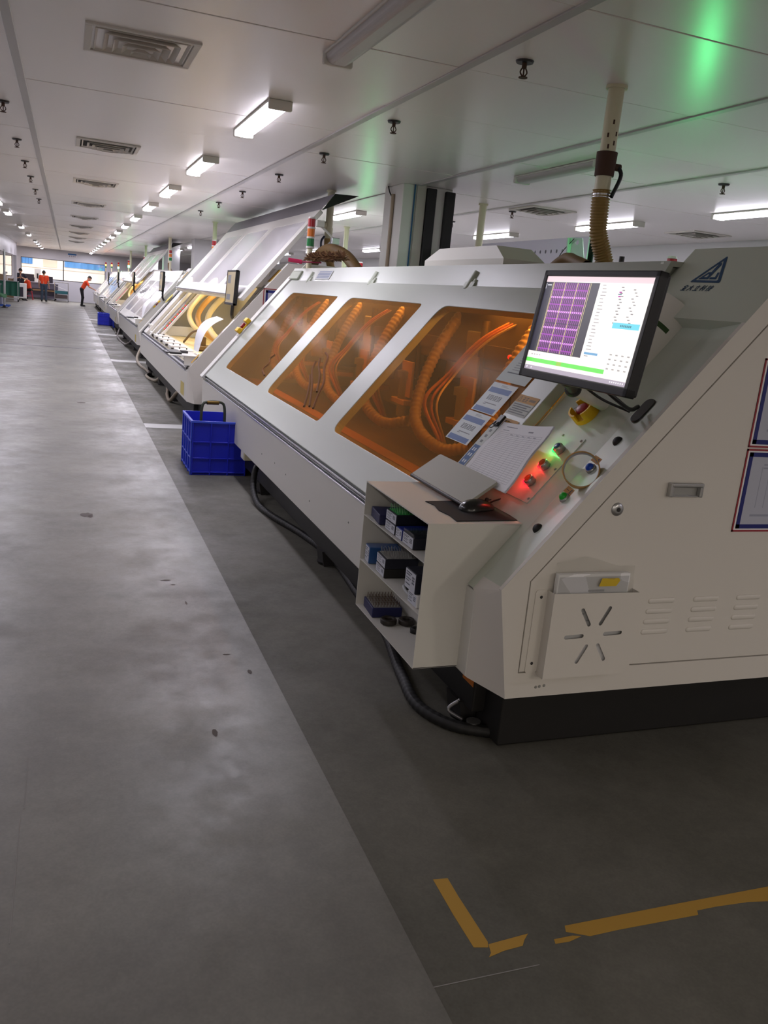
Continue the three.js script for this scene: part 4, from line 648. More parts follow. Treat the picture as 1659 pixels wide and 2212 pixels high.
// ---------- blue crate ----------
function crate(label, p, [w, h, d]) {
  const o = thing('plastic_crate', label, 'crate', p), t = 0.006;
  mesh('tub', [bx(0, w, 0.01, 0.016, -d, 0), bx(0, t, 0, h, -d, 0), bx(w - t, w, 0, h, -d, 0), bx(0, w, 0, h, -t, 0), bx(0, w, 0, h, -d, -d + t)], M.crate, o);
  mesh('rim', [bx(-0.012, w + 0.012, h - 0.02, h, 0, 0.014, 0.003), bx(-0.012, w + 0.012, h - 0.02, h, -d - 0.012, -d, 0.003), bx(-0.014, 0, h - 0.02, h, -d, 0, 0.003), bx(w, w + 0.014, h - 0.02, h, -d, 0, 0.003)], M.crateEdge, o);
  for (let i = 0; i < 5; i++) { const z = -d + 0.006 + i * (d - 0.012) / 4; mesh('rib', bx(-0.012, 0, 0, h - 0.02, z - 0.006, z + 0.006, 0.002), M.crateEdge, o); }
  for (let i = 0; i < 4; i++) { const x = 0.006 + i * (w - 0.012) / 3; mesh('rib', bx(x - 0.006, x + 0.006, 0, h - 0.02, 0, 0.012, 0.002), M.crate, o); }
  for (const y of [0.02, 0.15, 0.3]) { mesh('rib', bx(0, w, y, y + 0.012, 0, 0.01, 0.002), M.crate, o); mesh('rib', bx(-0.01, 0, y, y + 0.012, -d, 0, 0.002), M.crateEdge, o); }
  return o;
}
crate('blue ribbed plastic crate half under the far end of the nearest machine', [1.075, 0.002, -7.68], [0.5, 0.5, 0.62]);
{ const o = thing('hook_tool', 'dark metal hook handle sticking out of the blue crate', 'handle', [1.17, 0.4, -7.75]);
  mesh('bar', tube([[0, -0.35, 0], [0, 0.235, -0.02], [0.02, 0.258, -0.03], [0.18, 0.258, -0.05], [0.2, 0.235, -0.05], [0.2, -0.36, -0.05]], 0.013, 60, 8), std(0x3c4238, 0.5, 0.4), o); mesh('grip', tube([[0.04, 0.258, -0.032], [0.15, 0.258, -0.046]], 0.019, 4, 10), M.brass, o); }
{ const o = thing('junction_box', 'small cream box hanging under the machine front behind the blue crate', 'box', [1.6, 0.22, -7.3]); mesh('case', bx(-0.12, 0.2, 0, 0.14, -0.14, 0, 0.008), M.pvc, o); mesh('lid', bx(-0.124, -0.12, 0.01, 0.13, -0.13, -0.01, 0.002), M.white, o); mesh('stem', bx(0.0, 0.1, 0.13, 0.2, -0.1, -0.04), M.base, o); }
crate('blue plastic crate under the front of the third machine', [1.09, 0.002, -32.4], [0.5, 0.42, 0.7]); crate('blue plastic crate just right of the far blue one', [1.55, 0.002, -31.2], [0.45, 0.42, 0.6]);

// ---------- the row of machines behind ----------
const m2 = makeMachine('drilling_machine', 'second drilling machine in the row, cover slid up and warmly lit inside', { z0: -10.25, x0: 1.375, open: true, pane: M.clearPane, look: M.white });
const m3 = makeMachine('drilling_machine', 'third drilling machine in the row, closed under pale clear windows', { z0: -19.35, pane: M.clearPane, look: M.white });
const m4 = copyOf(m2, 'fourth drilling machine in the row, the far one with its cover slid up', [1.46, 0, -27.8]);
copyOf(m3, 'fifth drilling machine in the row, closed, far down the hall', [1.46, 0, -36.3]);
copyOf(m3, 'last drilling machine in the row, where the stooping worker stands', [1.46, 0, -44.7]);
// inside of the opened ones
function insides(x0, z0, k) {
  const add = (name, geo, mat, label, cat, group) => { const o = tag(mesh(name, geo, mat), label, cat, group); o.position.set(x0, 0, z0); return o; };
  const w = k ? 'of the far opened machine' : 'of the second machine';
  const hm = [std(0xf0dca8, 0.5), std(0xd8a050, 0.5), std(0xf0dca8, 0.5)];
  [-5.6, -4.5, -3.4].forEach((z, i) => add('suction_hose', tube([[1.5, 1.75, z - 0.9], [0.98, 1.5, z - 0.5], [0.75, 1.2, z - 0.3], [0.8, 0.95, z + 0.1], [1.1, 0.76, z + 0.5]], 0.045, 40, 12), hm[i], ['left pale arching hose inside the open front ', 'amber arching hose inside the open front ', 'right pale arching hose inside the open front '][i] + w, 'hose'));
  add('guide_beam', [bx(0.1, 1.3, 0.72, 0.9, -6.75, -6.5, 0.01).rotateZ(0).translate(0, 0, 0), shapeOnSlope(roundRect(0.05, 1.4, 6.42, 6.94, 0.01), A2, 0.05, K(0, 0, -0.05)), shapeOnSlope(roundRect(0.05, 1.3, 6.05, 6.25, 0.01), A2, 0.05, K(0, 0, -0.09)), shapeOnSlope(roundRect(0.05, 1.3, 5.4, 5.52, 0.01), A2, 0.03, K(0, 0, -0.14))], M.white, 'white sloping guide beams inside the far end ' + w, 'beam');
  add('rod', [tube([K(0.1, -5.8, -0.1), K(1.25, -5.8, -0.1)], 0.03, 2, 10)], M.steel, 'bright steel rod beside the guide beams ' + w, 'rod');
  const strip = thing('led_strip', 'dark strip of red lamps inside the open front ' + w, 'lamp strip', [x0, 0, z0]);
  mesh('strip', tube([K(0.3, -5.6, -0.13), K(0.95, -5.6, -0.13)], 0.022, 2, 6), M.darkSteel, strip);
  for (let i = 0; i < 9; i++) mesh('led_lamp', new THREE.SphereGeometry(0.014, 8, 6).translate(...K(0.32 + i * 0.07, -5.6, -0.105).toArray()), std(0xd02a3a, 0.4, 0, { emissive: 0xff3048, emissiveIntensity: 1.2 }), strip);
  add('tray_edge', bx(0.03, 0.05, 0.66, 0.735, -6.9, -0.45), M.greyDark, 'dark front lip along the open tray ' + w, 'tray edge');
  for (let i = 0; i < 7; i++) { const z = -6.2 + i * 0.78, o = thing('clamp_block', k ? ORD[6 - i] + ' white clamp block in the front tray of the far opened machine' : ['farthest', 'second farthest', 'third farthest', 'middle', 'third nearest', 'second nearest', 'nearest'][i] + ' white clamp block in the front tray of the second machine', 'clamp', [x0 + 0.1, 0.72, z0 + z], 0, k ? 'far clamp blocks' : undefined);
    mesh('block', bx(0, 0.24, 0, 0.06, -0.26, 0.14, 0.012), std(0xf6f4f0, 0.4), o); mesh('pin', [cyl(0.01, 0.01, 0.02, 0.06, 0.07, -0.05), cyl(0.01, 0.01, 0.02, 0.15, 0.07, 0.03), bx(0.0, 0.24, 0.0, 0.03, 0.15, 0.24)], M.darkSteel, o); }
  add('table_plate', bx(0.42, 1.3, 0.68, 0.72, -6.4, -0.5, 0.01), std(0xe2cd90, 0.5), 'pale yellow table plate inside the open front ' + w, 'plate');
  add('table_bar', bx(0.32, 0.42, 0.69, 0.75, -6.4, -0.5, 0.01), std(0xf2eee6, 0.4), 'long white bar along the table ' + w, 'bar');
  add('cable_plug', [tube([[0.5, 0.74, -4.6], [0.55, 0.95, -3.9], [0.6, 1.0, -3.3], [0.6, 0.92, -3.1]], 0.018, 30, 8), bx(0.56, 0.64, 0.8, 0.93, -3.15, -3.05, 0.01), bx(0.5, 0.72, 0.74, 0.8, -3.3, -2.9, 0.01)], M.hoseDark, 'bent cable ending in a dark plug inside ' + w.replace('of ', ''), 'cable');
  for (const [z, len] of [[-2.2, 2.6], [-5, 2.6]]) { const L = new THREE.RectAreaLight(0xffe9c0, WARM, 0.1, len); L.position.set(x0 + 1.25, 1.82, z0 + z); L.rotation.set(-Math.PI / 2, 0.5, 0, 'YXZ'); L.name = 'work_light'; scene.add(L);
    add('work_lamp', bx(1.2, 1.3, 1.835, 1.86, z - len / 2, z + len / 2), std(0xffffff, 0.4, 0, { emissive: 0xffe9c0, emissiveIntensity: 1.5 }), (z > -3 ? 'near' : 'far') + ' warm tube lamp under the hood ' + w, 'lamp'); }
}
insides(1.375, -10.25, 0); insides(1.46, -27.8, 1);
// monitors, trays, papers at each machine end
const farTex = canvasTex(128, 96, (g, w, h) => { g.fillStyle = '#d8c098'; g.fillRect(0, 0, w, h); g.fillStyle = '#8a8a98'; g.fillRect(10, 10, 50, 26); g.fillRect(10, 70, 60, 18); });
const farMon = ['black monitor seen edge on, above the second machine end', 'black monitor seen edge on, at the third machine end', 'black monitor seen edge on, at the fourth machine end', 'small far black monitor at the fifth machine end', 'tiny far black monitor beside the stooping worker'];
[-10.25, -19.35, -27.8, -36.3, -44.7].forEach((z, i) => { const xx = i ? 1.46 : 1.375;
  const o = monitor(farMon[i], 0.6, 0.42, farTex, 0.55); face(o, V(1.9, 1.7, i ? z + 0.18 : -10.77), V(-1, 0.05, 0.0).normalize());
  mesh('arm', tube([[0, -0.2, -0.05], [-0.06, -0.32, -0.06], [-0.16, -0.38, -0.1]], 0.022, 16, 10), M.darkSteel, o);
  const k = thing('keyboard_tray', ['grey tray with a keyboard and dark tools on the second machine corner', 'tray with dark tools at the third machine corner', 'tray with dark tools at the fourth machine corner', 'small tray at the fifth machine corner', 'small tray at the last machine corner'][i], 'tray', [xx - 0.04, 0.86, z - 0.5]);
  mesh('shelf', bx(-0.18, 0.2, -0.012, 0, -0.3, 0.3, 0.004), M.white, k); mesh('bracket', bx(0.0, 0.14, -0.12, -0.01, 0.26, 0.28), M.white, k);
  mesh('keyboard', bx(-0.16, -0.02, 0, 0.025, -0.24, 0.2, 0.006), M.black, k); mesh('tool', [bx(0.0, 0.08, 0, 0.03, -0.15, 0.0, 0.006), bx(-0.2, -0.14, 0.0, 0.015, -0.2, 0.12, 0.004)], M.darkSteel, k);
  if (i < 2) { const p = tag(mesh('log_sheet', sheet((u, v) => C(0.2 + 0.5 * v, -0.56 + 0.4 * u, 0.02 + 0.15 * Math.sin(v * 2.6) * (1 - 0.3 * u)), 8, 12), M.paper), i ? 'curled white paper on the third machine console' : 'curled sheaf of white paper on the second machine console', 'paper'); p.position.set(xx, 0, z); 
    const e = thing('emergency_switch', i ? 'yellow guarded switch on the third machine console' : 'yellow guarded red switch on the far rim of the nearest machine', 'switch'); 
    if (i) lay(e, A1, C(0.62, -0.3, -0.04).add(V(1.46, 0, z))); else lay(e, A2, W1(K(0.72, -LEN + 0.09, 0.035)));
    mesh('guard', [bx(-0.07, 0.07, -0.1, -0.045, 0, 0.05, 0.01), bx(-0.07, 0.07, 0.045, 0.1, 0, 0.05, 0.01), bx(-0.04, 0.04, -0.1, 0.1, 0, 0.012)], M.yellow, e); mesh('button', cyl(0.03, 0.034, 0.04, 0, 0.02, 0).rotateX(Math.PI / 2), M.red, e); }
});
{ const o = tag(mesh('yellow_disc', cyl(0.11, 0.11, 0.01, 0, 0, 0.005, 'z', 28), std(0xd8c860, 0.6)), 'round yellow sticker on the rim between second and third machine', 'sticker'); lay(o, A2, V(1.375, 0, -10.25).add(K(0.86, -LEN + 0.09, 0.03))); }
// blue and red framed notice on the second machine end
{ const o = thing('end_notice', 'blue and red framed notice on the end of the second machine', 'notice', [2.2, 1.38, -10.248]); mesh('red_border', [bx(0, 0.4, 0, 0.01, 0, 0.004), bx(0, 0.4, 0.34, 0.35, 0, 0.004), bx(0, 0.01, 0, 0.35, 0, 0.004), bx(0.39, 0.4, 0, 0.35, 0, 0.004)], std(0x97222e, 0.5), o); mesh('blue_border', [bx(0.03, 0.37, 0.02, 0.05, 0, 0.005), bx(0.03, 0.37, 0.3, 0.33, 0, 0.005), bx(0.03, 0.055, 0.02, 0.33, 0, 0.005), bx(0.345, 0.37, 0.02, 0.33, 0, 0.005)], std(0x0e1a70, 0.5), o); mesh('print', bx(0.05, 0.35, 0.04, 0.31, 0, 0.003), std(0xb9bccb, 0.6), o); }

// ---------- stack lights ----------
const glowG = std(0x30ff80, 0.4, 0, { emissive: 0x70ffb0, emissiveIntensity: 7 }), glowO = std(0xff9030, 0.4, 0, { emissive: 0xffa850, emissiveIntensity: 4 });
const offR = std(0xa8101c, 0.3), offO = std(0xe07818, 0.3), offG = std(0x127a3a, 0.3);
function stackLight(label, p, lit, power = 0.4, base = 1.98) {
  const o = thing('stack_light', label, 'signal light', [p[0], base, p[2]]), t = p[1] - base;
  mesh('pole', cyl(0.03, 0.03, t - 0.33, 0, (t - 0.33) / 2, 0, 'y', 16), M.pvc, o);
  [['green_light', lit === 'g' ? glowG : offG], ['orange_light', lit === 'o' ? glowO : offO], ['red_light', offR]].forEach(([n, m], i) => { mesh(n, cyl(0.042, 0.042, 0.085, 0, t - 0.275 + i * 0.105, 0, 'y', 20), m, o); mesh('collar', cyl(0.046, 0.046, 0.02, 0, t - 0.328 + i * 0.105, 0, 'y', 20), M.white, o); });
  mesh('cap', cyl(0.042, 0.036, 0.02, 0, t - 0.01, 0, 'y', 20), M.white, o);
  if (lit) { const L = new THREE.PointLight(lit === 'g' ? 0x58ff90 : 0xff9030, power); L.position.set(p[0], p[1] - (lit === 'g' ? 0.275 : 0.17), p[2]); L.shadow.radius = 2; L.name = 'signal_light'; scene.add(L); }
}
stackLight('unlit red, orange and green stack light beside the raised lid', [2.58, 2.55, -9.68], null);
stackLight('stack light glowing green, left of the raised lid', [2.7, 2.58, -17.35], 'g');
stackLight('far stack light glowing green behind the third machine', [2.87, 2.64, -26.5], null);
stackLight('far stack light glowing green near the fourth machine', [2.8, 2.56, -34.7], 'g'); stackLight('farther stack light glowing green, right one of two', [2.6, 2.5, -40.5], 'g'); stackLight('farthest stack light glowing green, left one of two', [2.4, 2.45, -44.9], 'g');
stackLight('far stack light glowing orange, right one of two', [2.35, 2.5, -50.6], 'o'); stackLight('far stack light glowing orange, left one of two', [2.1, 2.5, -52], 'o');
// second row of machines behind the first one: only its tops and signals rise into view
const back = copyOf(m3, 'drilling machine of the back row, hidden behind the nearest one', [5.9, 0, -9.6], Math.PI);
copyOf(m3, 'drilling machine of the back row, behind the second one', [5.9, 0, -18.0], Math.PI);
stackLight('stack light of the back row, hidden by the nearest machine, glowing green', [4.78, 2.3, -6.15], 'g', 1.0);
stackLight('stack light of the back row with a red top, left of the pillar', [4.85, 2.36, -14.7], 'g', 0.4);

// ---------- pipes and hoses from the ceiling ----------
function dropPipe(label, x, z, bottom, dusty) {
  const o = thing('drop_pipe', label, 'pipe', [x, H, z]);
  mesh('flange', cyl(0.06, 0.06, 0.02, 0, -0.01, 0), M.pvc, o); mesh('pipe', cyl(0.045, 0.045, bottom, 0, -bottom / 2, 0), M.pvc, o);
  if (dusty) { mesh('valve', [cyl(0.055, 0.06, 0.13, 0, -0.42, 0), cyl(0.02, 0.02, 0.06, 0.055, -0.43, 0.02, 'x')], M.rust, o); mesh('lever', tube([[0.07, -0.43, 0.03], [0.08, -0.47, 0.05], [0.03, -0.6, 0.06]], 0.012, 14, 8), std(0x10131c, 0.4), o);
    for (const [a, y] of [[0.3, -0.2], [0.9, -0.26], [-0.2, -0.27], [0.7, -0.31], [0, -0.33]]) mesh('dirt_spot', bx(-0.005, 0.005, -0.012, 0.012, 0.0445, 0.046).rotateY(-0.6 + a).translate(0, y, 0), M.rust, o); mesh('clamp', cyl(0.05, 0.05, 0.025, 0, -bottom + 0.01, 0), M.steel, o); }
  return o;
}
dropPipe('dusty cream ceiling pipe with a brown valve above the nearest machine', 2.91, -4.48, 0.6, true);
tag(mesh('corrugated_hose', ribbed([[2.91, 2.44, -4.48], [2.915, 2.33, -4.48], [2.93, 2.2, -4.48], [2.975, 2.1, -4.48], [3.03, 1.97, -4.47]], 0.05, 30, 0.005, 16), M.hose), 'yellowed corrugated hose from the ceiling valve down behind the monitor', 'hose');
{ const o = dropPipe('cream ceiling pipe above the feather duster', 3.12, -10.85, 0.62, false); mesh('valve', [cyl(0.052, 0.052, 0.1, 0, -0.5, 0), cyl(0.04, 0.04, 0.03, -0.06, -0.42, 0.02, 'x')], M.pvc, o); mesh('lever', tube([[-0.06, -0.56, 0.03], [-0.1, -0.62, 0.05], [-0.1, -0.7, 0.05]], 0.014, 10, 8), std(0x1a2238, 0.4), o); }
tag(mesh('brown_hose', tube([[3.12, 2.42, -10.85], [3.125, 2.3, -10.85], [3.14, 2.18, -10.8], [3.17, 2.02, -10.75]], 0.05, 20, 14), M.hose), 'tan hose hanging from the cream pipe above the duster', 'hose');
tag(mesh('arched_hose', tube([[2.9, 1.95, -10.8], [2.9, 2.12, -10.62], [2.9, 2.23, -10.2], [2.9, 2.235, -9.85], [2.9, 2.15, -9.3], [2.9, 1.95, -8.75]], 0.065, 50, 14), M.hoseDark), 'thick brown hose arching over the far end of the nearest machine', 'hose');
dropPipe('white ceiling pipe right of the black pillar pads', 4.84, -10.02, 0.75, false); dropPipe('pale ceiling pipe behind the feather duster', 4.86, -15.7, 0.9, false);
[-18.6, -27, -35.4, -43.8].forEach((z, i) => { dropPipe(['cream ceiling pipe behind the raised lid of the second machine', 'far ceiling pipe behind the third machine', 'far ceiling pipe behind the fourth machine', 'farthest ceiling pipe behind the fifth machine'][i], 2.9, z, 0.8, false); if (i < 2) tag(mesh('brown_hose', tube([[2.9, 2.25, z], [2.9, 2.1, z + 0.1], [2.95, 1.96, z + 0.5]], 0.05, 20, 12), M.hoseDark), i ? 'brown hose under the far ceiling pipe' : 'brown hose under the pipe left of the raised lid', 'hose'); });
// gas strut on the raised lid, white bracket
{ const o = thing('lid_strut', 'bright gas strut with a white bracket holding up the raised lid', 'strut', [2.8, 2.2, -10.3]); mesh('rod', tube([[-0.1, -0.15, 0], [0.22, 0.16, 0]], 0.016, 2, 10), M.alu, o); mesh('bracket', [bx(0.0, 0.1, 0.3, 0.38, -0.03, 0.03, 0.01), tube([[0.06, 0.32, 0], [0.24, 0.18, 0]], 0.014, 2, 8)], M.white, o); mesh('clevis', [bx(0.2, 0.3, 0.12, 0.2, -0.04, 0.04, 0.01), bx(-0.2, -0.05, -0.2, -0.14, -0.04, 0.04, 0.01)], M.alu, o); }
// feather duster on the machine
{ const o = thing('feather_duster', 'brown feather duster with a pink handle lying on the nearest machine', 'duster', [2.52, 2.03, -9.55]);
  mesh('handle', tube([[-0.2, 0.03, -0.05], [-0.05, 0.02, -0.02]], 0.022, 4, 10), std(0xd0205c, 0.4), o); mesh('stick', tube([[-0.06, 0.02, -0.02], [0.14, 0.03, 0.1]], 0.008, 4, 8), std(0xb8305c, 0.5), o);
  const q = [], q2 = []; for (let i = 0; i < 620; i++) { const t = rnd(), a = rnd() * 6.283, l = 0.05 + 0.07 * rnd(), b = V(0.02 + 0.1 * t, 0.05, 0.05 + 0.95 * t), d = V(Math.cos(a) * 0.8, Math.abs(Math.sin(a)) * 0.9 - 0.12, (rnd() - 0.5) * 0.9).normalize(), s = V(-d.z, 0.2, d.x).normalize().multiplyScalar(0.012 + 0.012 * rnd()), m = b.clone().addScaledVector(d, l * 0.6), e = b.clone().addScaledVector(d, l).add(V(0, -0.012, 0)); (i % 3 ? q : q2).push([b, m.clone().add(s), e, m.clone().sub(s)]); }
  const f1 = mesh('feathers', quads(q), std(0x6e4a2e, 0.85), o); f1.userData.kind = 'stuff'; const f2 = mesh('feathers', quads(q2), std(0xa07c56, 0.85), o); f2.userData.kind = 'stuff'; }
// grey box on top of the nearest machine
{ const o = thing('machine_top_box', 'long grey box with sloping ends on top of the nearest machine', 'box', [2.6, 1.985, -5.0]);
  mesh('shell', quads([[V(0, 0, 0), V(0, 0, -1.3), V(0, 0.05, -1.3), V(0, 0.05, 0)], [V(0, 0.05, 0), V(0, 0.05, -1.3), V(0.02, 0.135, -1.08), V(0.02, 0.135, -0.16)], [V(0, 0, 0), V(0, 0.05, 0), V(0.3, 0.05, 0), V(0.3, 0, 0)], [V(0, 0.05, 0), V(0.02, 0.135, -0.16), V(0.28, 0.135, -0.16), V(0.3, 0.05, 0)],
    [V(0.02, 0.135, -0.16), V(0.02, 0.135, -1.08), V(0.28, 0.135, -1.08), V(0.28, 0.135, -0.16)], [V(0, 0, -1.3), V(0.3, 0, -1.3), V(0.3, 0.05, -1.3), V(0, 0.05, -1.3)], [V(0, 0.05, -1.3), V(0.3, 0.05, -1.3), V(0.28, 0.135, -1.08), V(0.02, 0.135, -1.08)], [V(0.3, 0, 0), V(0.3, 0.05, 0), V(0.3, 0.05, -1.3), V(0.3, 0, -1.3)], [V(0.3, 0.05, 0), V(0.28, 0.135, -0.16), V(0.28, 0.135, -1.08), V(0.3, 0.05, -1.3)]]), M.grey2 = std(0xc8c5ba, 0.5), o); }
tag(mesh('top_hose', tube([[2.95, 2.0, -5.0], [2.9, 2.06, -4.75], [2.82, 2.03, -4.5], [2.8, 2.0, -4.35]], 0.035, 20, 10), M.hoseDark), 'short brown hose beside the grey box on the nearest machine', 'hose');
tag(mesh('cap_screw', cyl(0.014, 0.014, 0.045, 2.75, 2.02, -3.95), M.black), 'small black peg standing on the hood behind the monitor', 'peg');
// perforated steel of the back row
{ const o = thing('perforated_beam', 'long pale perforated beam behind the grey box', 'beam', [4.5, 2.0, -7.0]);
  const s = roundRect(-2.2, 0.0, 0, 0.46, 0.01); for (let i = 0; i < 14; i++) { const h = new THREE.Path(); h.absellipse(-0.12 - i * 0.105, 0.34, 0.014, 0.018, 0, Math.PI * 2); s.holes.push(h); }
  mesh('plate', new THREE.ExtrudeGeometry(s, { depth: 0.012, bevelEnabled: false, curveSegments: 8 }).rotateY(-Math.PI / 2), std(0xd6d2de, 0.4), o); mesh('backing', bx(0.05, 0.06, 0.05, 0.45, -2.2, 0), M.black, o); mesh('leg', bx(0, 0.06, -0.1, 0.1, -1.2, -1.1), M.white, o); }
{ const o = thing('slotted_bracket', 'pale green slotted bracket standing up behind the nearest machine', 'bracket', [4.3, 1.95, -6.9]);
  const s = poly([[-0.02, 0], [0.16, 0], [0.055, 0.47], [-0.06, 0.47]]); for (const [x, y] of [[0.03, 0.3], [0.06, 0.14], [0.0, 0.13], [0.01, 0.43]]) { const h = new THREE.Path(); h.absellipse(x, y, 0.015, 0.02, 0, Math.PI * 2); s.holes.push(h); }
  mesh('plate', new THREE.ExtrudeGeometry(s, { depth: 0.01, bevelEnabled: false }).rotateY(-Math.PI / 2 + 0.6), std(0xb8d8c4, 0.4), o); mesh('flange', bx(-0.03, 0.04, 0, 0.47, -0.05, -0.03).rotateZ(0.1), std(0xb8d8c4, 0.4), o); mesh('wire', tube([[-0.03, 0.46, 0], [-0.1, 0.3, -0.1], [-0.1, 0.0, -0.2]], 0.004, 20, 5), M.darkSteel, o); }
// pale hoses and cables under the row
const cable = (name, pts, r, m, l) => tag(mesh(name, tube(pts, r, 60, 10), m), l, 'hose');
cable('pale_hose', [[1.6, 0.3, -11.9], [1.48, 0.2, -12.2], [1.43, 0.03, -12.6], [1.46, 0.024, -13.3], [1.52, 0.024, -13.8], [1.56, 0.2, -14.3], [1.62, 0.3, -14.5]], 0.026, std(0x8e8272, 0.6), 'grey beige hose from the second machine front down to the floor');
cable('pale_hose', [[1.6, 0.3, -14.8], [1.48, 0.06, -15.0], [1.39, 0.026, -15.4], [1.37, 0.026, -15.9], [1.45, 0.026, -16.3], [1.45, 0.026, -17.0], [1.4, 0.026, -17.9], [1.4, 0.12, -18.6], [1.5, 0.3, -18.9]], 0.026, std(0x9a9080, 0.6), 'pale looped hose on the floor under the far end of the second machine');
{ const o = tag(mesh('cable_coupling', tube([[1.41, 0.04, -15.85], [1.45, 0.04, -16.2]], 0.042, 4, 12), std(0x4c4038, 0.6)), 'dark coupling on the pale floor hose', 'coupling'); }
cable('pale_hose', [[1.6, 0.3, -22.0], [1.46, 0.1, -22.6], [1.44, 0.025, -23.6], [1.4, 0.025, -25.2], [1.4, 0.1, -26.0], [1.5, 0.3, -26.4]], 0.024, std(0x77706c, 0.6), 'grey hose on the floor under the third machine');
cable('pale_hose', [[1.6, 0.3, -30], [1.62, 0.02, -32.0], [1.5, 0.02, -29.0], [1.45, 0.02, -27.6]], 0.024, std(0x8a8478, 0.6), 'thin hose beside the far blue crate');

// ---------- far end of the hall ----------
{ const o = thing('packing_machine', 'long dark and grey bench machine with a white tower under the far windows', 'machine', [-1.35, 0, -56.7]);
  mesh('bench', [bx(-1.0, 0.9, 0.62, 0.95, -0.35, 0.3, 0.02), bx(-0.95, 0.85, 0.1, 0.28, -0.3, 0.25, 0.01)], std(0x5a5668, 0.5), o); mesh('table_top', bx(-1.02, 0.92, 0.95, 1.0, -0.38, 0.34, 0.01), std(0xa8a6b4, 0.4), o);
  mesh('foot', [-0.85, 0, 0.75].map((x) => cyl(0.05, 0.06, 0.12, x, 0.06, 0)), M.darkSteel, o); mesh('belt', bx(-0.9, 0.8, 0.5, 0.58, 0.28, 0.32), std(0x8a6b4a, 0.6), o); mesh('body', bx(-0.95, 0.85, 0.28, 0.62, -0.3, 0.28), std(0x2f2938, 0.6), o);
  mesh('tower', [bx(-0.42, -0.08, 0.98, 1.78, -0.2, 0.1, 0.03)], M.white, o); mesh('slot', bx(-0.3, -0.2, 1.2, 1.5, 0.1, 0.105), M.black, o); mesh('hood', [bx(-1.0, -0.45, 1.0, 1.42, -0.35, 0.0, 0.02), bx(-0.05, 0.6, 1.0, 1.38, -0.35, 0.0, 0.02)], std(0x241c2a, 0.5), o); }
function trolley(label, p, w, h, d, load, loadMat, turn = 0) {
  const o = thing('trolley', label, 'trolley', p, turn); const f = [];
  for (const x of [-w / 2, w / 2]) for (const z of [-d / 2, d / 2]) f.push(cyl(0.018, 0.018, h - 0.12, x, 0.12 + (h - 0.12) / 2, z, 'y', 8));
  for (const y of [0.16, h]) for (const z of [-d / 2, d / 2]) f.push(cyl(0.018, 0.018, w, 0, y, z, 'x', 8));
  for (const y of [0.16, h]) for (const x of [-w / 2, w / 2]) f.push(cyl(0.018, 0.018, d, x, y, 0, 'z', 8));
  mesh('frame', f, M.steel, o); mesh('deck', bx(-w / 2, w / 2, 0.15, 0.18, -d / 2, d / 2), M.grey, o);
  for (const x of [-w / 2, w / 2]) for (const z of [-d / 2, d / 2]) mesh('wheel', cyl(0.06, 0.06, 0.035, x, 0.06, z, 'x', 14), M.rubber, o);
  load.forEach((g, i) => mesh('load', g, loadMat[i], o)); return o;
}
const cloth = (x0, x1, y0, y1, z, a) => sheet((u, v) => V(x0 + (x1 - x0) * u, y0 + (y1 - y0) * v, z + a * Math.sin(u * 22) * (1 - v * 0.6)), 40, 6);
trolley('steel trolley with a dark green curtain, in front of the man in black', [-2.75, 0, -48.6], 0.9, 1.02, 0.7, [[cloth(-0.44, 0.5, 0.3, 1.0, 0.33, 0.02), cloth(-0.44, 0.5, 0.3, 1.0, -0.33, 0.02)]], [std(0x0f4a38, 0.8)]);
trolley('silver wheeled rack with teal bins between the far windows', [-0.25, 0, -55.4], 0.75, 1.1, 0.6, [bx(-0.36, 0.36, 0.45, 0.62, -0.26, 0.26, 0.02), bx(-0.34, 0.34, 0.2, 0.4, -0.26, 0.26, 0.02), quads([[V(-0.36, 0.9, 0.28), V(0.36, 0.66, 0.28), V(0.36, 0.66, -0.28), V(-0.36, 0.9, -0.28)]])], [std(0x2f6f78, 0.6), std(0x544a48, 0.6), M.white]);
{ const o = thing('cloth_cart', 'grey covered cart with green cloth and a blue foot frame at the left edge', 'cart', [-2.95, 0, -40.6]);
  mesh('cover', [sheet((u, v) => V(-0.7 + 1.05 * u, 0.35 + (0.85 - 0.25 * u) * v, 0.35 + 0.03 * Math.sin(u * 9)), 16, 6), sheet((u, v) => V(-0.7 + 1.05 * u, 1.2 - 0.25 * u + 0.02 * Math.sin(v * 8), 0.35 - 0.9 * v), 12, 6)], std(0x7d7a80, 0.8), o);
  mesh('green_cloth', sheet((u, v) => V(-0.7 + 1.3 * u, 0.46 + 0.16 * v + 0.04 * Math.sin(u * 12), 0.4 + 0.03 * Math.sin(u * 15 + v * 3)), 24, 5), std(0x5e8a68, 0.85), o); mesh('skirt', bx(-0.7, 0.4, 0.14, 0.5, -0.5, 0.36, 0.02), std(0x77788c, 0.7), o);
  mesh('foot_frame', [bx(-0.8, 0.7, 0.06, 0.12, 0.3, 0.4, 0.01), bx(-0.8, 0.7, 0.06, 0.12, -0.5, -0.4, 0.01)], std(0x2a55b0, 0.5), o); for (const x of [-0.6, 0.5]) mesh('wheel', cyl(0.06, 0.06, 0.04, x, 0.06, 0.44, 'z', 14), M.rubber, o); }
{ const o = thing('steel_post', 'thin steel post standing near the left edge in front of the window', 'post', [-2.44, 0, -40.3]); mesh('pole', cyl(0.045, 0.045, 2.4, 0, 1.2, 0, 'y', 14), M.steel, o); mesh('foot', cyl(0.13, 0.13, 0.03, 0, 0.015, 0, 'y', 18), M.darkSteel, o); mesh('clamp', [cyl(0.06, 0.06, 0.1, 0, 1.4, 0, 'y', 14), bx(0.04, 0.12, 1.42, 1.5, -0.02, 0.02)], M.steel, o); }
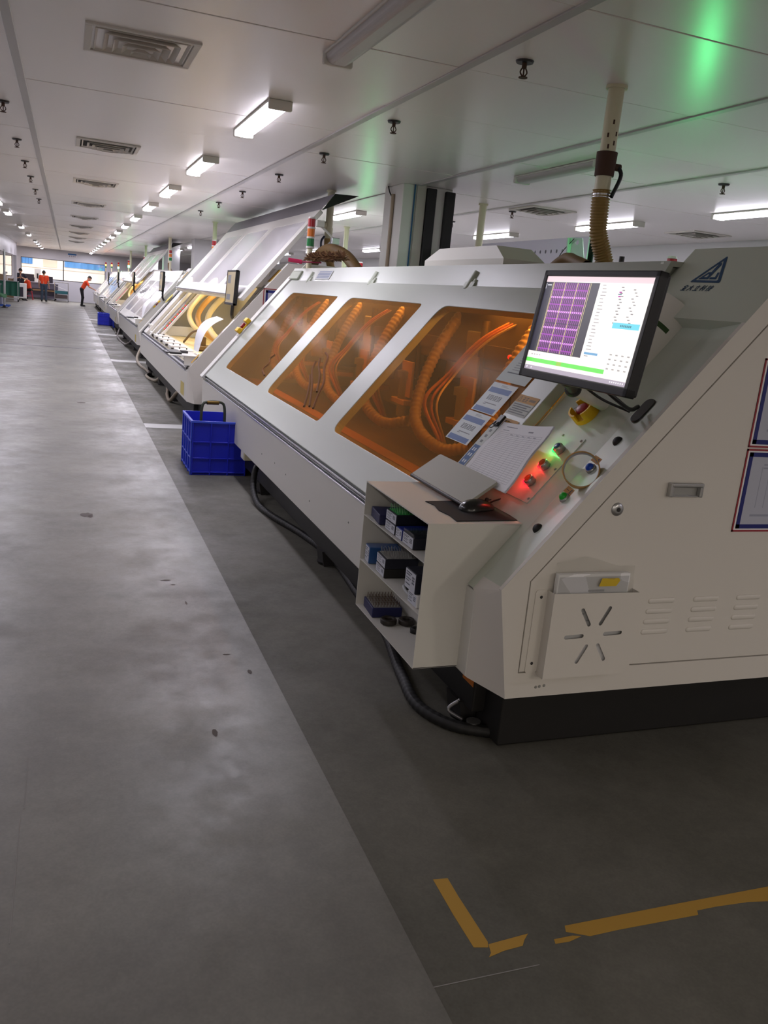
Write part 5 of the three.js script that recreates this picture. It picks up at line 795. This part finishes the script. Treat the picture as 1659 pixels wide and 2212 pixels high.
struct('trim_1', [bx(-2.56, -2.46, 2.32, H, -50.3, -36), bx(-2.6, -2.44, 0, H, -50.5, -50.3)], std(0xc4c0c4, 0.35));
{ const o = thing('control_cabinet', 'white framed dark cabinet beside the green curtained trolley', 'cabinet', [-2.3, 0, -51.5]); mesh('case', bx(-0.2, 0.28, 0.12, 0.92, -0.4, 0.1, 0.04), M.white, o); mesh('door', bx(-0.16, 0.12, 0.2, 0.72, 0.1, 0.11), std(0x2a2530, 0.5), o); for (const x of [-0.15, 0.22]) mesh('foot', prism([[x - 0.14, 0], [x + 0.14, 0], [x + 0.02, 0.12], [x - 0.02, 0.12]], -0.1, 0.06), M.darkSteel, o); }
{ const o = thing('stool', 'red plastic stool under the seated woman', 'stool', [-1.98, 0, -54.2]); mesh('seat', bx(-0.17, 0.17, 0.44, 0.47, -0.17, 0.17, 0.015), std(0xb02838, 0.45), o);
  for (const [x, z] of [[-1, -1], [1, -1], [-1, 1], [1, 1]]) mesh('leg', tube([[x * 0.13, 0.45, z * 0.13], [x * 0.2, 0.0, z * 0.2]], 0.026, 3, 8), std(0xb02838, 0.45), o); mesh('brace', [cyl(0.012, 0.012, 0.3, 0, 0.2, 0.17, 'x', 8), cyl(0.012, 0.012, 0.3, 0, 0.2, -0.17, 'x', 8)], std(0xb02838, 0.45), o); }
{ const o = thing('work_bench', 'blue topped bench in front of the seated woman', 'table', [-2.3, 0, -54.9]); mesh('top', bx(-0.5, 0.25, 0.68, 0.72, -0.3, 0.3, 0.01), std(0x6f86c8, 0.5), o); for (const [x, z] of [[-0.45, -0.25], [0.2, -0.25], [-0.45, 0.25], [0.2, 0.25]]) mesh('leg', bx(x - 0.02, x + 0.02, 0, 0.68, z - 0.02, z + 0.02), M.darkSteel, o); mesh('lamp_bulb', new THREE.SphereGeometry(0.05, 12, 8).translate(0.1, 1.05, 0.1), std(0xffe0b0, 0.4, 0, { emissive: 0xffd8a0, emissiveIntensity: 2 }), o); mesh('lamp_stem', tube([[-0.1, 0.72, 0], [-0.05, 1.1, 0.05], [0.08, 1.1, 0.1]], 0.012, 14, 6), M.darkSteel, o); mesh('basket', bx(-0.1, 0.15, 0.72, 0.92, -0.2, 0.1, 0.02), std(0x6f8a58, 0.7), o);
  const L = new THREE.PointLight(0xffd8a0, 1.2); L.position.set(-2.2, 1.05, -54.8); L.shadow.radius = 2; L.name = 'bench_lamp_light'; scene.add(L); }
{ const o = thing('carton_pile', 'brown cartons stacked behind the green curtained trolley', 'cartons', [-3.1, 0, -52.5]); const cm = std(0x8a7458, 0.8); for (const [x, y, w, h] of [[-0.5, 0, 0.6, 0.5], [0.12, 0, 0.55, 0.6], [-0.45, 0.5, 0.5, 0.45], [0.1, 0.6, 0.5, 0.5], [-0.5, 0.95, 0.5, 0.35]]) mesh('carton', bx(x, x + w, y, y + h, -0.4, 0.1, 0.01), cm, o); }

// ---------- people ----------
const capsuleField = (bones, p, k) => { let d = 1e3; for (const b of bones) { const [a, c, ra, rc] = b, bxv = c.x - a.x, byv = c.y - a.y, bzv = c.z - a.z, px = p.x - a.x, py = p.y - a.y, pz = p.z - a.z, l = bxv * bxv + byv * byv + bzv * bzv; let t = l > 0 ? (px * bxv + py * byv + pz * bzv) / l : 0; t = t < 0 ? 0 : t > 1 ? 1 : t; const q = Math.hypot(px - bxv * t, py - byv * t, pz - bzv * t) - (ra + (rc - ra) * t); const h = Math.max(k - Math.abs(d - q), 0) / k; d = Math.min(d, q) - h * h * k * 0.25; } return d; };
function blobMesh(bones, cell, k) {
  const lo = V(9, 9, 9), hi = V(-9, -9, -9); for (const [a, b, r, s] of bones) { const m = Math.max(r, s) + 0.03; for (const q of [a, b]) { lo.min(V(q.x - m, q.y - m, q.z - m)); hi.max(V(q.x + m, q.y + m, q.z + m)); } }
  const c = lo.clone().add(hi).multiplyScalar(0.5), half = Math.max(hi.x - lo.x, hi.y - lo.y, hi.z - lo.z) / 2, n = Math.min(150, Math.ceil(2 * half / cell) + 4);
  const mc = new MarchingCubes(n, M.skin, false, false, 200000); mc.isolation = 0; const hs = n / 2, p = V();
  for (let z = 0; z < n; z++) for (let y = 0; y < n; y++) for (let x = 0; x < n; x++) { p.set((x - hs) / hs * half + c.x, (y - hs) / hs * half + c.y, (z - hs) / hs * half + c.z); mc.field[x + y * n + z * n * n] = p.x < lo.x || p.x > hi.x || p.y < lo.y || p.y > hi.y || p.z < lo.z || p.z > hi.z ? -1 : -capsuleField(bones, p, k); }
  mc.update(); const m = mc.count, g = new THREE.BufferGeometry();
  g.setAttribute('position', new THREE.BufferAttribute(mc.positionArray.slice(0, m * 3), 3)); g.setAttribute('normal', new THREE.BufferAttribute(mc.normalArray.slice(0, m * 3), 3));
  return g.scale(half, half, half).translate(c.x, c.y, c.z);
}
// a hand at the wrist: d points along the fingers, s towards the thumb
function handBones(w, d, s) {
  d = d.clone().normalize(); s = s.clone().addScaledVector(d, -s.dot(d)).normalize(); const up = d.clone().cross(s), at = (x, y, z) => w.clone().addScaledVector(d, x).addScaledVector(s, y).addScaledVector(up, z), o = [];
  o.push([at(0, 0, 0), at(0.03, 0, 0), 0.027, 0.024]); for (const y of [-0.026, -0.009, 0.009, 0.026]) o.push([at(0.02, y * 0.7, 0), at(0.085, y, 0), 0.014, 0.012]);
  [[0.026, 0.066], [0.009, 0.078], [-0.009, 0.072], [-0.026, 0.056]].forEach(([y, l]) => { const a = at(0.088, y, 0), b = at(0.088 + l * 0.5, y * 1.1, 0.01), c = at(0.088 + l * 0.8, y * 1.1, 0.032); o.push([a, b, 0.0095, 0.009], [b, c, 0.009, 0.0075]); });
  const t0 = at(0.03, 0.026, 0.004), t1 = at(0.062, 0.05, 0.014), t2 = at(0.09, 0.058, 0.026); o.push([t0, t1, 0.014, 0.011], [t1, t2, 0.011, 0.009]); return o;
}
function person(label, p, turn, J, look) {
  const o = thing('person', label, 'person', p, turn), { head, neck, sh, hip, el, wr, kn, an, toe } = J, B = [];
  const face = J.face.clone().normalize();
  const up = head.clone().sub(neck).normalize(), side = up.clone().cross(face).normalize(), hd = (x, y, z) => head.clone().addScaledVector(side, x).addScaledVector(up, y).addScaledVector(face, z);
  const skin = [[neck, hd(0, -0.06, -0.02), 0.055, 0.055], [hd(0, 0.03, -0.02), hd(0, 0.02, 0.01), 0.088, 0.08], [hd(0, -0.06, 0.03), hd(0, -0.02, 0.03), 0.05, 0.062]];
  const torso = [], pants = [];
  const chest = sh[0].clone().add(sh[1]).multiplyScalar(0.5), pel = hip[0].clone().add(hip[1]).multiplyScalar(0.5), r0 = sh[1].clone().sub(sh[0]).multiplyScalar(0.26), r1 = hip[1].clone().sub(hip[0]).multiplyScalar(0.42);
  for (const k of [-1, 1]) torso.push([chest.clone().addScaledVector(r0, k).addScaledVector(up, -0.06), pel.clone().addScaledVector(r1, k).addScaledVector(up, 0.06), 0.115, 0.105]);
  torso.push([sh[0], sh[1], 0.06, 0.06], [neck.clone().addScaledVector(up, -0.05), chest, 0.06, 0.08]);
  for (let i = 0; i < 2; i++) { const mid = sh[i].clone().lerp(el[i], 0.62); torso.push([sh[i], mid, 0.065, 0.06]); skin.push([sh[i], el[i], 0.048, 0.04], [el[i], wr[i], 0.041, 0.028]);
    pants.push([hip[i], kn[i], 0.098, 0.07], [kn[i], an[i], 0.072, 0.058]); skin.push([kn[i], an[i], 0.05, 0.035]); }
  pants.push([hip[0].clone().addScaledVector(up, 0.03), hip[1].clone().addScaledVector(up, 0.03), 0.105, 0.105]); skin.push([chest, pel, 0.09, 0.09], [hip[0], kn[0], 0.06, 0.05], [hip[1], kn[1], 0.06, 0.05]);
  const hands = [0, 1].map((i) => blobMesh(handBones(wr[i], J.hand?.[i] ?? wr[i].clone().sub(el[i]), J.thumb?.[i] ?? face), 0.004, 0.008));
  const headB = [[hd(0, 0.03, -0.02), hd(0, 0.02, 0.012), 0.09, 0.08], [hd(0, -0.07, 0.045), hd(0, -0.02, 0.03), 0.044, 0.06], [hd(0, 0.005, 0.09), hd(0, -0.025, 0.102), 0.01, 0.015], [hd(-0.022, -0.055, 0.087), hd(0.022, -0.055, 0.087), 0.009, 0.009], [hd(-0.086, 0.01, -0.01), hd(-0.09, -0.025, -0.008), 0.014, 0.01], [hd(0.086, 0.01, -0.01), hd(0.09, -0.025, -0.008), 0.014, 0.01], [hd(-0.05, 0.028, 0.082), hd(-0.018, 0.028, 0.09), 0.007, 0.007], [hd(0.05, 0.028, 0.082), hd(0.018, 0.028, 0.09), 0.007, 0.007], [hd(0, -0.05, -0.02), neck, 0.052, 0.055]];
  mesh('body', [blobMesh(skin, 0.014, 0.03), blobMesh(headB, 0.005, 0.02), ...hands], M.skin, o);
  mesh('eyes', [-1, 1].map((k) => new THREE.SphereGeometry(0.009, 10, 8).translate(...hd(k * 0.033, 0.012, 0.086).toArray())), M.black, o);
  mesh('hair', blobMesh([[hd(0, 0.06, -0.03), hd(0, 0.055, 0.005), 0.088, 0.078], [hd(0, 0.0, -0.065), hd(0, 0.05, -0.05), 0.055, 0.075], [hd(-0.07, 0.035, -0.03), hd(0.07, 0.035, -0.03), 0.035, 0.035], [hd(-0.04, 0.098, 0.05), hd(0.04, 0.098, 0.05), 0.028, 0.028]], 0.008, 0.02), M.hair, o);
  mesh('shirt', blobMesh(torso, 0.015, 0.05), look.shirt, o); mesh('trousers', blobMesh(pants, 0.015, 0.04), look.pants, o);
  for (let i = 0; i < 2; i++) mesh('shoe', blobMesh([[an[i].clone().add(V(0, -0.035, 0)), toe[i], 0.05, 0.036], [an[i].clone().add(V(0, -0.035, 0)).lerp(toe[i], -0.25), toe[i], 0.042, 0.03]], 0.01, 0.02), M.shoe, o);
  return o;
}
const pr = (x, y, z) => [V(-x, y, z), V(x, y, z)];
const stand = () => ({ head: V(0, 1.56, 0.02), neck: V(0, 1.42, 0), face: V(0, -0.05, 1), sh: pr(0.185, 1.37, 0), hip: pr(0.085, 0.9, 0), el: pr(0.25, 1.1, -0.03), wr: pr(0.26, 0.86, 0.04), kn: pr(0.1, 0.48, 0.02), an: pr(0.11, 0.09, 0), toe: pr(0.13, 0.04, 0.15) });
person('man standing at the far windows in an orange shirt and blue jeans, seen from behind', [-1.17, 0, -53.0], Math.PI - 0.1, stand(), { shirt: M.shirtO, pants: M.jeans });
{ const J = stand(); J.head = V(0, 1.55, 0.07); J.face = V(0, -0.6, 1); J.el = [V(-0.33, 1.12, 0.06), V(0.33, 1.12, 0.06)]; J.wr = [V(-0.07, 1.2, 0.27), V(0.07, 1.2, 0.27)]; J.thumb = pr(0.1, 1, 0); J.thumb = [V(0, 1, 0), V(0, 1, 0)]; J.hand = [V(0.6, 0.5, 0.6), V(-0.6, 0.5, 0.6)];
  person('man in a dark polo shirt standing with both hands raised before his chest', [-2.36, 0, -52.4], 0.15, J, { shirt: M.shirtD, pants: M.trousers });
  const ph = tag(mesh('phone', bx(-0.035, 0.035, -0.07, 0.07, -0.004, 0.004, 0.003), M.black), 'dark phone held by the man in the dark polo shirt', 'phone'); ph.position.set(-2.3, 1.28, -52.06); ph.rotation.set(-0.6, 0.15, 0); }
{ const J = { head: V(0, 1.21, 0.2), neck: V(0, 1.09, 0.12), face: V(0, -0.5, 1), sh: pr(0.17, 1.02, 0.1), hip: pr(0.09, 0.55, -0.05), el: pr(0.22, 0.8, 0.24), wr: [V(-0.1, 0.9, 0.42), V(0.1, 0.88, 0.42)], kn: pr(0.12, 0.52, 0.36), an: pr(0.13, 0.1, 0.32), toe: pr(0.14, 0.04, 0.46), thumb: [V(0, 1, 0), V(0, 1, 0)] };
  person('seated woman in an orange shirt with dark trousers, working at the bench', [-1.98, 0, -54.15], -Math.PI / 2 - 0.25, J, { shirt: M.shirtO, pants: M.trousers }); }
{ const J = { head: V(0, 1.5, 0.34), neck: V(0, 1.38, 0.24), face: V(0, -0.65, 1), sh: pr(0.18, 1.31, 0.19), hip: pr(0.085, 0.9, -0.06), el: pr(0.25, 1.06, 0.34), wr: pr(0.14, 0.96, 0.56), kn: pr(0.1, 0.48, 0), an: pr(0.11, 0.09, -0.05), toe: pr(0.12, 0.04, 0.1), thumb: [V(1, 0.3, 0), V(-1, 0.3, 0)] };
  person('worker in an orange shirt and black trousers stooping over the last machine', [0.86, 0, -50.4], Math.PI / 2, J, { shirt: M.shirtO, pants: M.trousers });
  const mask = tag(mesh('face_mask', new THREE.SphereGeometry(0.055, 14, 10, 0, 6.2832, 0, Math.PI / 2).scale(1, 0.6, 0.9).rotateZ(-Math.PI / 2).translate(0, 0, 0), M.white), 'white face mask worn by the stooping worker', 'mask'); mask.position.set(1.27, 1.42, -50.4); mask.rotation.z = -0.6; }

scene.traverse((o) => { if (o.isMesh) { o.castShadow = true; o.receiveShadow = true; } if (o.isPointLight) o.castShadow = true; });
renderer.render(scene, camera);
